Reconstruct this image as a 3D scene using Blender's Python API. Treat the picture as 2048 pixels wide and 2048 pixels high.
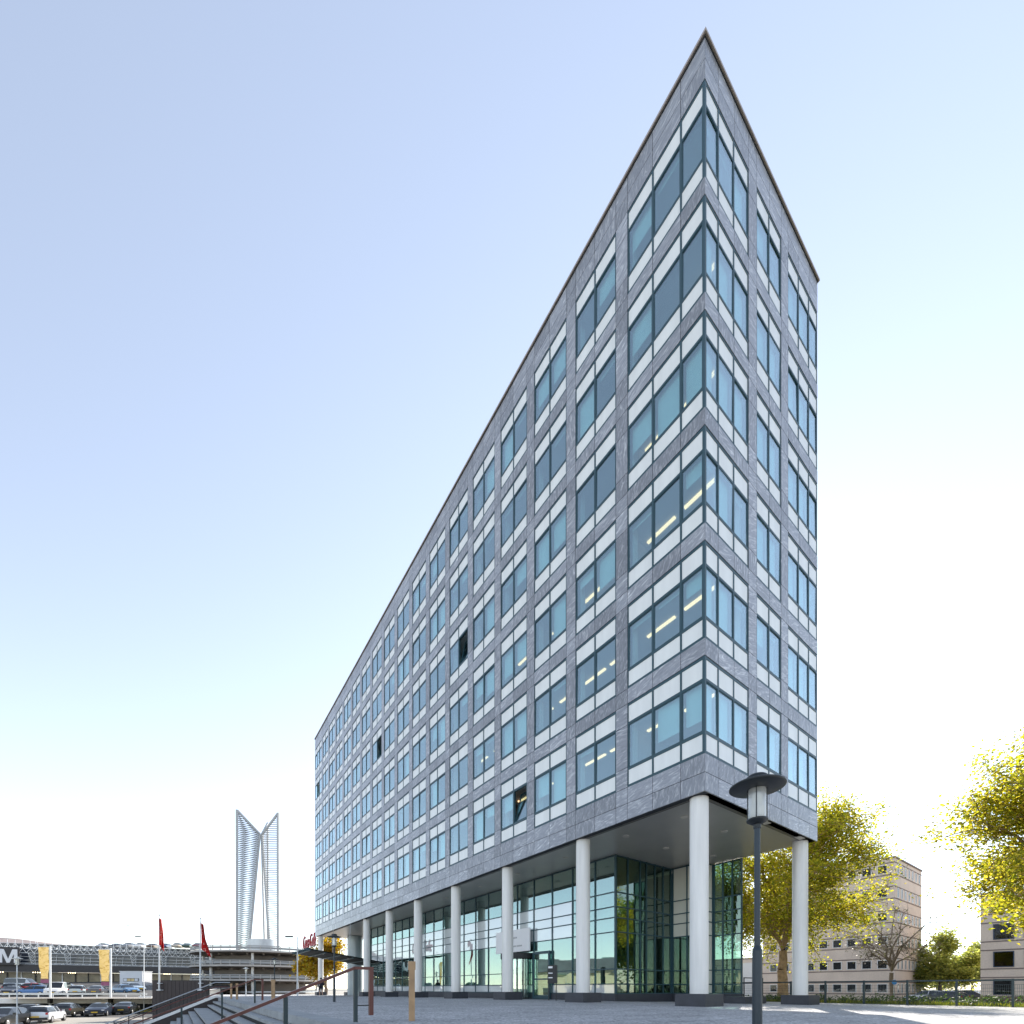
import bpy, math, random
import numpy as np
from mathutils import Vector, Matrix
R = math.radians
for o in list(bpy.data.objects): bpy.data.objects.remove(o)
SC = bpy.context.scene
COL = SC.collection
random.seed(7)

# ------------------------------------------------------------------ camera, sky, sun, exposure
EYE = 0.60
FPX, CX, HY = 918.0, 1024.0, 1977.0          # focal length, centre and horizon of the photo in its own pixels
cam = bpy.data.cameras.new('camera'); cam_o = bpy.data.objects.new('camera', cam); COL.objects.link(cam_o)
cam.sensor_fit = 'HORIZONTAL'; cam.sensor_width = 36.0; cam.lens = FPX / 2048 * 36.0
cam.shift_y = (HY - 1024) / 2048; cam.clip_start = 0.05; cam.clip_end = 3000
cam_o.location = (0, 0, EYE); cam_o.rotation_euler = (R(90), 0, 0)
SC.camera = cam_o
SUN_AZ, SUN_EL = 27.0, 33.0                  # degrees clockwise from the view axis (+Y), degrees up
wd = bpy.data.worlds.new('World'); SC.world = wd; wd.use_nodes = True
nt = wd.node_tree; nt.nodes.clear()
sky = nt.nodes.new('ShaderNodeTexSky'); sky.sky_type = 'NISHITA'; sky.sun_disc = False
sky.sun_elevation = R(SUN_EL); sky.sun_rotation = R(SUN_AZ); sky.air_density = 1.0; sky.dust_density = 0.05; sky.ozone_density = 1.3
bg = nt.nodes.new('ShaderNodeBackground'); bg.inputs[1].default_value = 0.15
wo = nt.nodes.new('ShaderNodeOutputWorld')
hsv = nt.nodes.new('ShaderNodeHueSaturation'); hsv.inputs['Saturation'].default_value = 0.60
nt.links.new(sky.outputs[0], hsv.inputs['Color']); nt.links.new(hsv.outputs[0], bg.inputs[0]); nt.links.new(bg.outputs[0], wo.inputs[0])
sl = bpy.data.lights.new('sun', 'SUN'); sl.energy = 5.0; sl.angle = R(0.53); sl.color = (1.0, 0.93, 0.82)
so = bpy.data.objects.new('sun', sl); COL.objects.link(so)
sd = Vector((math.sin(R(SUN_AZ)) * math.cos(R(SUN_EL)), math.cos(R(SUN_AZ)) * math.cos(R(SUN_EL)), math.sin(R(SUN_EL))))
so.rotation_euler = sd.to_track_quat('Z', 'Y').to_euler(); so.location = sd * 100
vs = SC.view_settings; vs.view_transform = 'Standard'; vs.look = 'None'; vs.exposure = 1.06; vs.gamma = 1.0; vs.use_curve_mapping = False

# ------------------------------------------------------------------ helpers
def tag(o, label=None, cat=None, group=None, kind=None):
    if label: o['label'] = label
    if cat: o['category'] = cat
    if group: o['group'] = group
    if kind: o['kind'] = kind
    return o
def empty(name, loc=(0, 0, 0), rz=0.0, parent=None):
    o = bpy.data.objects.new(name, None); COL.objects.link(o); o.location = loc; o.rotation_euler = (0, 0, rz)
    o.empty_display_size = 0.2
    if parent: o.parent = parent
    return o
def place(name, me, parent=None, loc=(0, 0, 0), rz=0.0):
    o = bpy.data.objects.new(name, me); COL.objects.link(o); o.location = loc; o.rotation_euler = (0, 0, rz)
    if parent: o.parent = parent
    return o
class MB:
    def __init__(s): s.v = []; s.f = []; s.sm = []
    def face(s, idx, smooth=False): s.f.append(tuple(idx)); s.sm.append(smooth)
    def quad(s, a, b, c, d):
        n = len(s.v); s.v += [tuple(a), tuple(b), tuple(c), tuple(d)]; s.face((n, n + 1, n + 2, n + 3)); return s
    def box(s, x0, y0, z0, x1, y1, z1):
        n = len(s.v)
        s.v += [(x0, y0, z0), (x1, y0, z0), (x1, y1, z0), (x0, y1, z0), (x0, y0, z1), (x1, y0, z1), (x1, y1, z1), (x0, y1, z1)]
        for q in ((3, 2, 1, 0), (4, 5, 6, 7), (0, 1, 5, 4), (1, 2, 6, 5), (2, 3, 7, 6), (3, 0, 4, 7)): s.face([n + i for i in q])
        return s
    def bar(s, p, q, w, h=None, up=(0, 0, 1)):
        h = h or w; p = Vector(p); q = Vector(q); d = (q - p)
        if d.length < 1e-6: return s
        d.normalize(); u = Vector(up)
        if abs(d.dot(u)) > 0.98: u = Vector((0, 1, 0)) if abs(d.y) < 0.9 else Vector((1, 0, 0))
        sx = d.cross(u).normalized(); uz = sx.cross(d).normalized()
        n = len(s.v)
        for e in (p, q):
            for i, j in ((-1, -1), (1, -1), (1, 1), (-1, 1)): s.v.append(tuple(e + sx * i * w / 2 + uz * j * h / 2))
        for f in ((0, 1, 2, 3), (7, 6, 5, 4), (4, 5, 1, 0), (5, 6, 2, 1), (6, 7, 3, 2), (7, 4, 0, 3)): s.face([n + i for i in f])
        return s
    def cyl(s, p, q, r0, r1=None, n=12, caps=True):
        r1 = r0 if r1 is None else r1
        p = Vector(p); q = Vector(q); d = (q - p).normalized()
        u = Vector((0, 0, 1)) if abs(d.z) < 0.9 else Vector((1, 0, 0))
        x = d.cross(u).normalized(); y = d.cross(x).normalized(); m = len(s.v)
        for e, r in ((p, r0), (q, r1)):
            for i in range(n):
                a = 2 * math.pi * i / n; s.v.append(tuple(e + (x * math.cos(a) + y * math.sin(a)) * r))
        for i in range(n):
            j = (i + 1) % n; s.face((m + j, m + i, m + n + i, m + n + j)[::-1], True)
        if caps:
            for e, r, fl in ((p, r0, 0), (q, r1, 1)):
                if r < 1e-4: continue
                k = len(s.v)
                for i in range(n):
                    a = 2 * math.pi * i / n; s.v.append(tuple(e + (x * math.cos(a) + y * math.sin(a)) * r))
                idx = list(range(k, k + n)); s.face(idx if not fl else idx[::-1])
        return s
    def tube(s, pts, r, n=8):
        for a, b in zip(pts[:-1], pts[1:]): s.cyl(a, b, r, n=n)
        return s
    def lathe(s, prof, n=24, c=(0, 0, 0), smooth=True):
        m = len(s.v); k = len(prof)
        for r, z in prof:
            for i in range(n):
                a = 2 * math.pi * i / n; s.v.append((c[0] + r * math.cos(a), c[1] + r * math.sin(a), c[2] + z))
        for j in range(k - 1):
            for i in range(n):
                i2 = (i + 1) % n; s.face((m + j * n + i, m + j * n + i2, m + (j + 1) * n + i2, m + (j + 1) * n + i), smooth)
        return s
    def prism(s, poly, z0, z1):
        n = len(s.v); k = len(poly)
        s.v += [(x, y, z0) for x, y in poly] + [(x, y, z1) for x, y in poly]
        s.face([n + i for i in range(k)][::-1]); s.face([n + k + i for i in range(k)])
        for i in range(k):
            j = (i + 1) % k; s.face((n + i, n + j, n + k + j, n + k + i))
        return s
    def grid(s, fn, nu, nv, smooth=True):
        m = len(s.v)
        for i in range(nu + 1):
            for j in range(nv + 1): s.v.append(tuple(fn(i / nu, j / nv)))
        for i in range(nu):
            for j in range(nv):
                a = m + i * (nv + 1) + j; s.face((a, a + nv + 1, a + nv + 2, a + 1), smooth)
        return s
    def mesh(s, name, mat):
        me = bpy.data.meshes.new(name); me.from_pydata(s.v, [], s.f)
        me.polygons.foreach_set('use_smooth', s.sm); me.update()
        if mat: me.materials.append(mat)
        return me
    def build(s, name, mat, parent=None, loc=(0, 0, 0), rz=0.0, kind=None):
        o = place(name, s.mesh(name, mat), parent, loc, rz)
        if kind: o['kind'] = kind
        return o

# ------------------------------------------------------------------ materials
def newmat(name):
    m = bpy.data.materials.new(name); m.use_nodes = True; m.node_tree.nodes.clear(); return m, m.node_tree
def N(t, k, **kw):
    n = t.nodes.new(k)
    for a, b in kw.items(): setattr(n, a, b)
    return n
def pm(name, col, rough=0.6, var=0.12, scale=3.0, metal=0.0, bump=0.0, spec=0.5, fine=0.0, fscale=60.0, emit=None, stretch=None):
    m, t = newmat(name); L = t.links.new
    out = N(t, 'ShaderNodeOutputMaterial'); b = N(t, 'ShaderNodeBsdfPrincipled'); L(b.outputs[0], out.inputs[0])
    b.inputs['Roughness'].default_value = rough; b.inputs['Metallic'].default_value = metal
    b.inputs['Specular IOR Level'].default_value = spec
    tc = N(t, 'ShaderNodeTexCoord'); nz = N(t, 'ShaderNodeTexNoise'); nz.inputs['Scale'].default_value = scale; nz.inputs['Detail'].default_value = 6
    oi = N(t, 'ShaderNodeObjectInfo'); va = N(t, 'ShaderNodeVectorMath', operation='ADD'); 
    L(tc.outputs['Object'], va.inputs[0]); L(oi.outputs['Random'], va.inputs[1]); sv = N(t, 'ShaderNodeVectorMath', operation='MULTIPLY'); sv.inputs[1].default_value = stretch or (1, 1, 1); L(va.outputs[0], sv.inputs[0]); L(sv.outputs[0], nz.inputs['Vector'])
    mr = N(t, 'ShaderNodeMapRange'); mr.inputs[1].default_value = 0.3; mr.inputs[2].default_value = 0.7
    mr.inputs[3].default_value = 1 - var; mr.inputs[4].default_value = 1 + var; L(nz.outputs[0], mr.inputs[0])
    last = mr.outputs[0]
    if fine > 0:
        n2 = N(t, 'ShaderNodeTexNoise'); n2.inputs['Scale'].default_value = fscale; n2.inputs['Detail'].default_value = 3; L(tc.outputs['Object'], n2.inputs['Vector'])
        m2 = N(t, 'ShaderNodeMapRange'); m2.inputs[1].default_value = 0.3; m2.inputs[2].default_value = 0.7; m2.inputs[3].default_value = 1 - fine; m2.inputs[4].default_value = 1 + fine
        L(n2.outputs[0], m2.inputs[0]); mu = N(t, 'ShaderNodeMath', operation='MULTIPLY'); L(last, mu.inputs[0]); L(m2.outputs[0], mu.inputs[1]); last = mu.outputs[0]
    vm = N(t, 'ShaderNodeVectorMath', operation='SCALE'); vm.inputs[0].default_value = col[:3]; L(last, vm.inputs['Scale'])
    L(vm.outputs[0], b.inputs['Base Color'])
    if bump > 0:
        bp = N(t, 'ShaderNodeBump'); bp.inputs['Strength'].default_value = bump; bp.inputs['Distance'].default_value = 0.02; L(nz.outputs[0], bp.inputs['Height']); L(bp.outputs[0], b.inputs['Normal'])
    if emit:
        b.inputs['Emission Color'].default_value = (*emit[0], 1); b.inputs['Emission Strength'].default_value = emit[1]
    return m
def glassmat(name, tt, tr, refl, rough=0.0, wave=0.0, wscale=0.6, film=None):
    m, t = newmat(name); L = t.links.new
    out = N(t, 'ShaderNodeOutputMaterial'); mx = N(t, 'ShaderNodeMixShader')
    tb = N(t, 'ShaderNodeBsdfTransparent'); tb.inputs[0].default_value = (*tt, 1)
    gb = N(t, 'ShaderNodeBsdfGlossy'); gb.inputs[0].default_value = (*tr, 1); gb.inputs['Roughness'].default_value = rough
    ge = N(t, 'ShaderNodeNewGeometry'); dt = N(t, 'ShaderNodeVectorMath', operation='DOT_PRODUCT'); L(ge.outputs['Incoming'], dt.inputs[0]); L(ge.outputs['Normal'], dt.inputs[1])
    ab = N(t, 'ShaderNodeMath', operation='ABSOLUTE'); L(dt.outputs['Value'], ab.inputs[0]); iv = N(t, 'ShaderNodeMath', operation='SUBTRACT'); iv.inputs[0].default_value = 1.0; L(ab.outputs[0], iv.inputs[1])
    pw_ = N(t, 'ShaderNodeMath', operation='POWER'); pw_.inputs[1].default_value = 4.0; L(iv.outputs[0], pw_.inputs[0])
    mr = N(t, 'ShaderNodeMapRange'); mr.inputs[1].default_value = 0.0; mr.inputs[2].default_value = 1; mr.inputs[3].default_value = refl; mr.inputs[4].default_value = 1
    L(pw_.outputs[0], mr.inputs[0]); L(mr.outputs[0], mx.inputs[0]); L(tb.outputs[0], mx.inputs[1]); L(gb.outputs[0], mx.inputs[2])
    if film:
        df = N(t, 'ShaderNodeBsdfDiffuse'); df.inputs[0].default_value = (*film[0], 1)
        m2 = N(t, 'ShaderNodeMixShader'); m2.inputs[0].default_value = film[1]; L(tb.outputs[0], m2.inputs[1]); L(df.outputs[0], m2.inputs[2]); L(m2.outputs[0], mx.inputs[1])
    if wave > 0:
        tc = N(t, 'ShaderNodeTexCoord'); nz = N(t, 'ShaderNodeTexNoise'); nz.inputs['Scale'].default_value = wscale; nz.inputs['Detail'].default_value = 1
        oi = N(t, 'ShaderNodeObjectInfo'); va = N(t, 'ShaderNodeVectorMath', operation='MULTIPLY_ADD'); va.inputs[1].default_value = (1, 1, 1)
        cb = N(t, 'ShaderNodeMath', operation='MULTIPLY'); cb.inputs[1].default_value = 37; L(oi.outputs['Random'], cb.inputs[0]); L(cb.outputs[0], va.inputs[2])
        L(tc.outputs['Object'], va.inputs[0]); L(va.outputs[0], nz.inputs['Vector'])
        bp = N(t, 'ShaderNodeBump'); bp.inputs['Strength'].default_value = wave; bp.inputs['Distance'].default_value = 0.05
        L(nz.outputs[0], bp.inputs['Height']); L(bp.outputs[0], gb.inputs['Normal'])
    L(mx.outputs[0], out.inputs[0]); return m
def stonemat(name, dark, light):
    m, t = newmat(name); L = t.links.new
    out = N(t, 'ShaderNodeOutputMaterial'); b = N(t, 'ShaderNodeBsdfPrincipled'); L(b.outputs[0], out.inputs[0])
    b.inputs['Roughness'].default_value = 0.24; b.inputs['Specular IOR Level'].default_value = 0.6
    tc = N(t, 'ShaderNodeTexCoord'); oi = N(t, 'ShaderNodeObjectInfo'); ge = N(t, 'ShaderNodeNewGeometry')
    ad = N(t, 'ShaderNodeMath', operation='ADD'); L(oi.outputs['Random'], ad.inputs[0]); L(ge.outputs['Random Per Island'], ad.inputs[1])
    fr = N(t, 'ShaderNodeMath', operation='FRACT'); L(ad.outputs[0], fr.inputs[0])
    of = N(t, 'ShaderNodeMath', operation='MULTIPLY'); of.inputs[1].default_value = 53.0; L(fr.outputs[0], of.inputs[0])
    va = N(t, 'ShaderNodeVectorMath', operation='ADD'); L(tc.outputs['Object'], va.inputs[0]); L(of.outputs[0], va.inputs[1])
    gt = N(t, 'ShaderNodeMath', operation='GREATER_THAN'); gt.inputs[1].default_value = 0.55; L(fr.outputs[0], gt.inputs[0])
    sc = N(t, 'ShaderNodeMix', data_type='VECTOR'); sc.inputs['A'].default_value = (9, 9, 2.2); sc.inputs['B'].default_value = (2.0, 2.0, 9.0)
    L(gt.outputs[0], sc.inputs['Factor'])
    rt = N(t, 'ShaderNodeVectorRotate', rotation_type='AXIS_ANGLE'); rt.inputs['Axis'].default_value = (0.7, 0.7, 0)
    an = N(t, 'ShaderNodeMapRange'); an.inputs[3].default_value = -0.5; an.inputs[4].default_value = 0.5; L(fr.outputs[0], an.inputs[0]); L(an.outputs[0], rt.inputs['Angle']); L(va.outputs[0], rt.inputs['Vector'])
    ml = N(t, 'ShaderNodeVectorMath', operation='MULTIPLY'); L(rt.outputs[0], ml.inputs[0]); L(sc.outputs['Result'], ml.inputs[1])
    nz = N(t, 'ShaderNodeTexNoise'); nz.inputs['Scale'].default_value = 1.0; nz.inputs['Detail'].default_value = 7; nz.inputs['Roughness'].default_value = 0.62; nz.inputs['Distortion'].default_value = 1.3
    L(ml.outputs[0], nz.inputs['Vector'])
    cr = N(t, 'ShaderNodeValToRGB'); e = cr.color_ramp.elements
    e[0].position = 0.25; e[0].color = (*[c * 0.72 for c in dark], 1); e[1].position = 0.76; e[1].color = (*light, 1)
    k = cr.color_ramp.elements.new(0.52); k.color = (*dark, 1)
    k = cr.color_ramp.elements.new(0.64); k.color = (*[(a * .65 + c * .35) for a, c in zip(dark, light)], 1)
    L(nz.outputs[0], cr.inputs[0])
    br = N(t, 'ShaderNodeMapRange'); br.inputs[3].default_value = 0.76; br.inputs[4].default_value = 1.18; L(fr.outputs[0], br.inputs[0])
    vm = N(t, 'ShaderNodeVectorMath', operation='SCALE'); L(cr.outputs[0], vm.inputs[0]); L(br.outputs[0], vm.inputs['Scale']); L(vm.outputs[0], b.inputs['Base Color'])
    return m
def leafmat(name, c0, c1, c2, trans=0.55):
    m, t = newmat(name); L = t.links.new
    out = N(t, 'ShaderNodeOutputMaterial'); ge = N(t, 'ShaderNodeNewGeometry')
    cr = N(t, 'ShaderNodeValToRGB'); e = cr.color_ramp.elements; e[0].position = 0.0; e[0].color = (*c0, 1); e[1].position = 1.0; e[1].color = (*c2, 1)
    k = cr.color_ramp.elements.new(0.5); k.color = (*c1, 1); L(ge.outputs['Random Per Island'], cr.inputs[0])
    d = N(t, 'ShaderNodeBsdfPrincipled'); d.inputs['Roughness'].default_value = 0.5; d.inputs['Specular IOR Level'].default_value = 0.35; L(cr.outputs[0], d.inputs['Base Color'])
    tr = N(t, 'ShaderNodeBsdfTranslucent'); hs = N(t, 'ShaderNodeHueSaturation'); hs.inputs['Saturation'].default_value = 1.1; hs.inputs['Value'].default_value = 1.9
    L(cr.outputs[0], hs.inputs['Color']); L(hs.outputs[0], tr.inputs[0])
    mx = N(t, 'ShaderNodeMixShader'); mx.inputs[0].default_value = trans; L(d.outputs[0], mx.inputs[1]); L(tr.outputs[0], mx.inputs[2]); L(mx.outputs[0], out.inputs[0])
    return m
def pavemat(name, col, streak=0.10):
    m, t = newmat(name); L = t.links.new
    out = N(t, 'ShaderNodeOutputMaterial'); b = N(t, 'ShaderNodeBsdfPrincipled'); L(b.outputs[0], out.inputs[0]); b.inputs['Roughness'].default_value = 0.85
    tc = N(t, 'ShaderNodeTexCoord')
    vo = N(t, 'ShaderNodeTexVoronoi'); vo.inputs['Scale'].default_value = 24; L(tc.outputs['Object'], vo.inputs['Vector'])
    r1 = N(t, 'ShaderNodeMapRange'); r1.inputs[3].default_value = 0.42; r1.inputs[4].default_value = 1.62; L(vo.outputs['Color'], r1.inputs[0])
    n1 = N(t, 'ShaderNodeTexNoise'); n1.inputs['Scale'].default_value = 0.5; n1.inputs['Detail'].default_value = 8; n1.inputs['Roughness'].default_value = 0.65; L(tc.outputs['Object'], n1.inputs['Vector'])
    r2 = N(t, 'ShaderNodeMapRange'); r2.inputs[1].default_value = 0.3; r2.inputs[2].default_value = 0.7; r2.inputs[3].default_value = 0.78; r2.inputs[4].default_value = 1.16; L(n1.outputs[0], r2.inputs[0])
    mp = N(t, 'ShaderNodeMapping'); mp.inputs['Scale'].default_value = (0.25, 2.2, 1); L(tc.outputs['Object'], mp.inputs[0])
    n2 = N(t, 'ShaderNodeTexNoise'); n2.inputs['Scale'].default_value = 2.0; n2.inputs['Detail'].default_value = 4; L(mp.outputs[0], n2.inputs['Vector'])
    r3 = N(t, 'ShaderNodeMapRange'); r3.inputs[1].default_value = 0.35; r3.inputs[2].default_value = 0.65; r3.inputs[3].default_value = 1 - streak; r3.inputs[4].default_value = 1 + streak; L(n2.outputs[0], r3.inputs[0])
    bk = N(t, 'ShaderNodeTexBrick'); bk.inputs['Scale'].default_value = 1.0; bk.inputs['Brick Width'].default_value = 1.8; bk.inputs['Row Height'].default_value = 0.9; bk.inputs['Mortar Size'].default_value = 0.010; bk.inputs['Mortar Smooth'].default_value = 0.2
    bk.inputs['Color1'].default_value = (1, 1, 1, 1); bk.inputs['Color2'].default_value = (.9, .9, .9, 1); bk.inputs['Mortar'].default_value = (.5, .5, .5, 1); L(tc.outputs['Object'], bk.inputs['Vector'])
    a = N(t, 'ShaderNodeMath', operation='MULTIPLY'); L(r1.outputs[0], a.inputs[0]); L(r2.outputs[0], a.inputs[1])
    c = N(t, 'ShaderNodeMath', operation='MULTIPLY'); L(a.outputs[0], c.inputs[0]); L(r3.outputs[0], c.inputs[1])
    d = N(t, 'ShaderNodeMath', operation='MULTIPLY'); L(c.outputs[0], d.inputs[0]); L(bk.outputs[0], d.inputs[1])
    vm = N(t, 'ShaderNodeVectorMath', operation='SCALE'); vm.inputs[0].default_value = col; L(d.outputs[0], vm.inputs['Scale']); L(vm.outputs[0], b.inputs['Base Color'])
    bp = N(t, 'ShaderNodeBump'); bp.inputs['Strength'].default_value = 0.5; bp.inputs['Distance'].default_value = 0.01; L(vo.outputs['Distance'], bp.inputs['Height']); L(bp.outputs[0], b.inputs['Normal'])
    return m
def carpaint(name, col, metal=0.3):
    m = pm(name, col, 0.32, 0.03, 2.0, metal * .5, 0, 0.45)
    for n in m.node_tree.nodes:
        if n.type == 'BSDF_PRINCIPLED': n.inputs['Coat Weight'].default_value = 0.35; n.inputs['Coat Roughness'].default_value = 0.05
    return m
def bannermat(name):
    m, t = newmat(name); L = t.links.new
    out = N(t, 'ShaderNodeOutputMaterial'); b = N(t, 'ShaderNodeBsdfPrincipled'); b.inputs['Roughness'].default_value = 0.7
    tc = N(t, 'ShaderNodeTexCoord'); mp = N(t, 'ShaderNodeMapping'); mp.inputs['Scale'].default_value = (1.6, 1.6, 5.0); L(tc.outputs['Object'], mp.inputs[0])
    n = N(t, 'ShaderNodeTexNoise'); n.inputs['Scale'].default_value = 1.0; n.inputs['Detail'].default_value = 4; n.inputs['Distortion'].default_value = 1.2; L(mp.outputs[0], n.inputs['Vector'])
    cr = N(t, 'ShaderNodeValToRGB'); e = cr.color_ramp.elements; e[0].position = 0.33; e[0].color = (.56, .40, .14, 1); e[1].position = 0.60; e[1].color = (.84, .70, .40, 1)
    k = cr.color_ramp.elements.new(0.45); k.color = (.80, .66, .30, 1); L(n.outputs[0], cr.inputs[0]); L(cr.outputs[0], b.inputs['Base Color'])
    tr = N(t, 'ShaderNodeBsdfTranslucent'); L(cr.outputs[0], tr.inputs[0]); mx = N(t, 'ShaderNodeMixShader'); mx.inputs[0].default_value = 0.4
    L(b.outputs[0], mx.inputs[1]); L(tr.outputs[0], mx.inputs[2]); L(mx.outputs[0], out.inputs[0]); return m
def flagmat(name):
    m, t = newmat(name); L = t.links.new
    out = N(t, 'ShaderNodeOutputMaterial'); b = N(t, 'ShaderNodeBsdfPrincipled'); b.inputs['Roughness'].default_value = 0.7
    tc = N(t, 'ShaderNodeTexCoord'); n = N(t, 'ShaderNodeTexNoise'); n.inputs['Scale'].default_value = 3.2; n.inputs['Detail'].default_value = 3; n.inputs['Distortion'].default_value = 1.6; L(tc.outputs['Object'], n.inputs['Vector'])
    cr = N(t, 'ShaderNodeValToRGB'); e = cr.color_ramp.elements; e[0].position = 0.63; e[0].color = (.62, .02, .015, 1); e[1].position = 0.66; e[1].color = (.8, .55, .5, 1); L(n.outputs[0], cr.inputs[0])
    L(cr.outputs[0], b.inputs['Base Color']); tr = N(t, 'ShaderNodeBsdfTranslucent'); L(cr.outputs[0], tr.inputs[0]); mx = N(t, 'ShaderNodeMixShader'); mx.inputs[0].default_value = 0.45
    L(b.outputs[0], mx.inputs[1]); L(tr.outputs[0], mx.inputs[2]); L(mx.outputs[0], out.inputs[0]); return m

M = {}
M['stone'] = stonemat('blue_grey_marble', (0.290, 0.302, 0.340), (0.80, 0.81, 0.84))
M['backing'] = pm('dark_joint', (0.035, 0.038, 0.045), 0.9)
M['frame'] = pm('petrol_aluminium', (0.024, 0.068, 0.088), 0.42, 0.06, 2.0, 0.0)
M['panel'] = pm('white_enamel_panel', (0.80, 0.81, 0.80), 0.20, 0.06, 0.8, stretch=(3, 3, .5))
M['pane'] = glassmat('office_glass', (0.80, 0.955, 0.965), (0.84, 0.96, 1.0), 0.26, 0.0, 0.05, 0.8)
M['blind'] = pm('pale_blind_fabric', (0.62, 0.70, 0.69), 0.8, 0.04, 2.0)
M['inner_white'] = pm('office_white', (0.66, 0.68, 0.68), 0.8, 0.05)
M['inner_dark'] = pm('office_carpet', (0.10, 0.11, 0.13), 0.9, 0.1)
M['inner_wall'] = pm('office_partition', (0.38, 0.42, 0.46), 0.8, 0.08, 0.6)
M['tube'] = pm('lit_fluorescent_fitting', (0.9, 0.85, 0.75), 0.5, 0.0, emit=((1.0, 0.62, 0.32), 1.1))
M['edge'] = pm('ramp_edge_concrete', (0.40, 0.38, 0.36), 0.8, 0.1, 0.5)
M['rampsteel'] = pm('ramp_rail_steel', (0.27, 0.28, 0.29), 0.5, 0.06, 1.0)
M['slat'] = pm('tower_slat_grey', (0.20, 0.21, 0.22), 0.5, 0.05, 0.5)
M['return'] = pm('soffit_edge_stone', (0.15, 0.135, 0.125), 0.4, 0.1, 1.0)
M['drum'] = pm('glazed_drum_grey', (0.34, 0.40, 0.43), 0.2, 0.1, 0.6)
M['coping'] = pm('coping_metal', (0.50, 0.42, 0.36), 0.4, 0.08, 2.0, 0.5)
M['soffit'] = pm('soffit_panel', (0.50, 0.475, 0.45), 0.30, 0.05, 0.8, 0.25)
M['down'] = pm('downlight_rim', (0.62, 0.58, 0.52), 0.4)
M['column'] = pm('column_off_white', (0.76, 0.74, 0.715), 0.45, 0.10, 1.2, bump=0.05, stretch=(4, 4, .3))
M['plinth'] = pm('dark_plinth_stone', (0.040, 0.043, 0.055), 0.5, 0.15, 3.0)
M['lobby'] = glassmat('lobby_glass', (0.50, 0.70, 0.66), (0.74, 0.90, 0.88), 0.36, 0.0, 0.07, 0.55)
M['lobby_dark'] = glassmat('lobby_side_glass', (0.40, 0.54, 0.48), (0.66, 0.78, 0.70), 0.20, 0.0, 0.10, 0.7)
M['film'] = glassmat('frosted_film_glass', (0.6, 0.7, 0.7), (0.88, 0.95, 0.97), 0.30, 0.02, 0.16, 0.55, ((0.80, 0.83, 0.84), 0.85))
M['cream'] = pm('cream_panel', (0.66, 0.64, 0.56), 0.28, 0.04, 0.8)
M['signwhite'] = pm('sign_white', (0.80, 0.79, 0.80), 0.4, 0.02)
M['grey_ink'] = pm('grey_lettering', (0.35, 0.35, 0.36), 0.6)
M['pave'] = pavemat('exposed_aggregate_paving', (0.40, 0.40, 0.405))
M['tread'] = pm('stair_tread_concrete', (0.29, 0.305, 0.315), 0.85, 0.16, 2.0, fine=0.25, fscale=90)
M['dark'] = pm('painted_shade', (0.02, 0.022, 0.025), 0.9)  # near-black colour standing in for shade in gaps and under edges
M['rust'] = pm('red_brown_handrail', (0.115, 0.032, 0.024), 0.42, 0.12, 4.0)
M['post'] = pm('dark_green_post', (0.018, 0.036, 0.042), 0.45, 0.1, 3.0)
M['black'] = pm('black_paint', (0.015, 0.016, 0.018), 0.5)
M['steel'] = pm('painted_steel', (0.45, 0.47, 0.50), 0.35, 0.05, 2.0, 0.4)
M['whitesteel'] = pm('white_steel', (0.72, 0.74, 0.76), 0.45, 0.06, 1.0)
M['asphalt'] = pm('asphalt', (0.075, 0.073, 0.072), 0.9, 0.2, 0.35, fine=0.3, fscale=25)
M['asphalt_pale'] = pm('pale_parking_paving', (0.30, 0.28, 0.25), 0.9, 0.12, 0.2, fine=0.15, fscale=12)
M['ground'] = pm('open_ground', (0.16, 0.155, 0.14), 0.95, 0.2, 0.02)
M['concrete'] = pm('ramp_concrete', (0.19, 0.165, 0.145), 0.85, 0.14, 0.4)
M['concrete_light'] = pm('parapet_concrete', (0.80, 0.79, 0.78), 0.8, 0.08, 0.6)
M['wood'] = pm('weathered_oak', (0.42, 0.27, 0.15), 0.75, 0.2, 4.0)
M['brownwall'] = pm('dark_brown_cladding', (0.050, 0.040, 0.040), 0.7, 0.1, 1.0)
M['lampglass'] = glassmat('lamp_glass', (0.92, 0.93, 0.92), (1, 1, 1), 0.06, 0.05, film=((0.85, 0.85, 0.82), 0.35))
M['lampwhite'] = pm('lamp_diffuser', (0.80, 0.79, 0.74), 0.6)
M['lampdark'] = pm('lamp_anthracite', (0.014, 0.018, 0.021), 0.42, 0.08, 4.0)
M['lampblue'] = pm('lamp_post_blue_grey', (0.014, 0.027, 0.040), 0.40, 0.08, 4.0)
M['beige'] = pm('beige_cladding', (0.70, 0.575, 0.475), 0.85, 0.07, 0.5, fine=0.06, fscale=6)
M['beige_band'] = pm('brown_string_course', (0.22, 0.175, 0.155), 0.85, 0.08, 0.6)
M['whiteframe'] = pm('white_window_frame', (0.72, 0.70, 0.67), 0.5, 0.03)
M['blueframe'] = pm('dark_blue_window_frame', (0.035, 0.055, 0.10), 0.45)
M['darkpane'] = glassmat('house_glass', (0.35, 0.38, 0.38), (0.7, 0.75, 0.8), 0.05, 0.0, 0.1, 0.8)
M['darkroom'] = pm('painted_room_shade', (0.06, 0.06, 0.06), 0.9)  # flat dark colour painted in place of unlit rooms behind windows
M['brick'] = pm('brown_brick_base', (0.17, 0.105, 0.075), 0.9, 0.12, 2.0)
M['bark'] = pm('plane_bark', (0.34, 0.22, 0.12), 0.85, 0.35, 5.0, bump=0.4)
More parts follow.
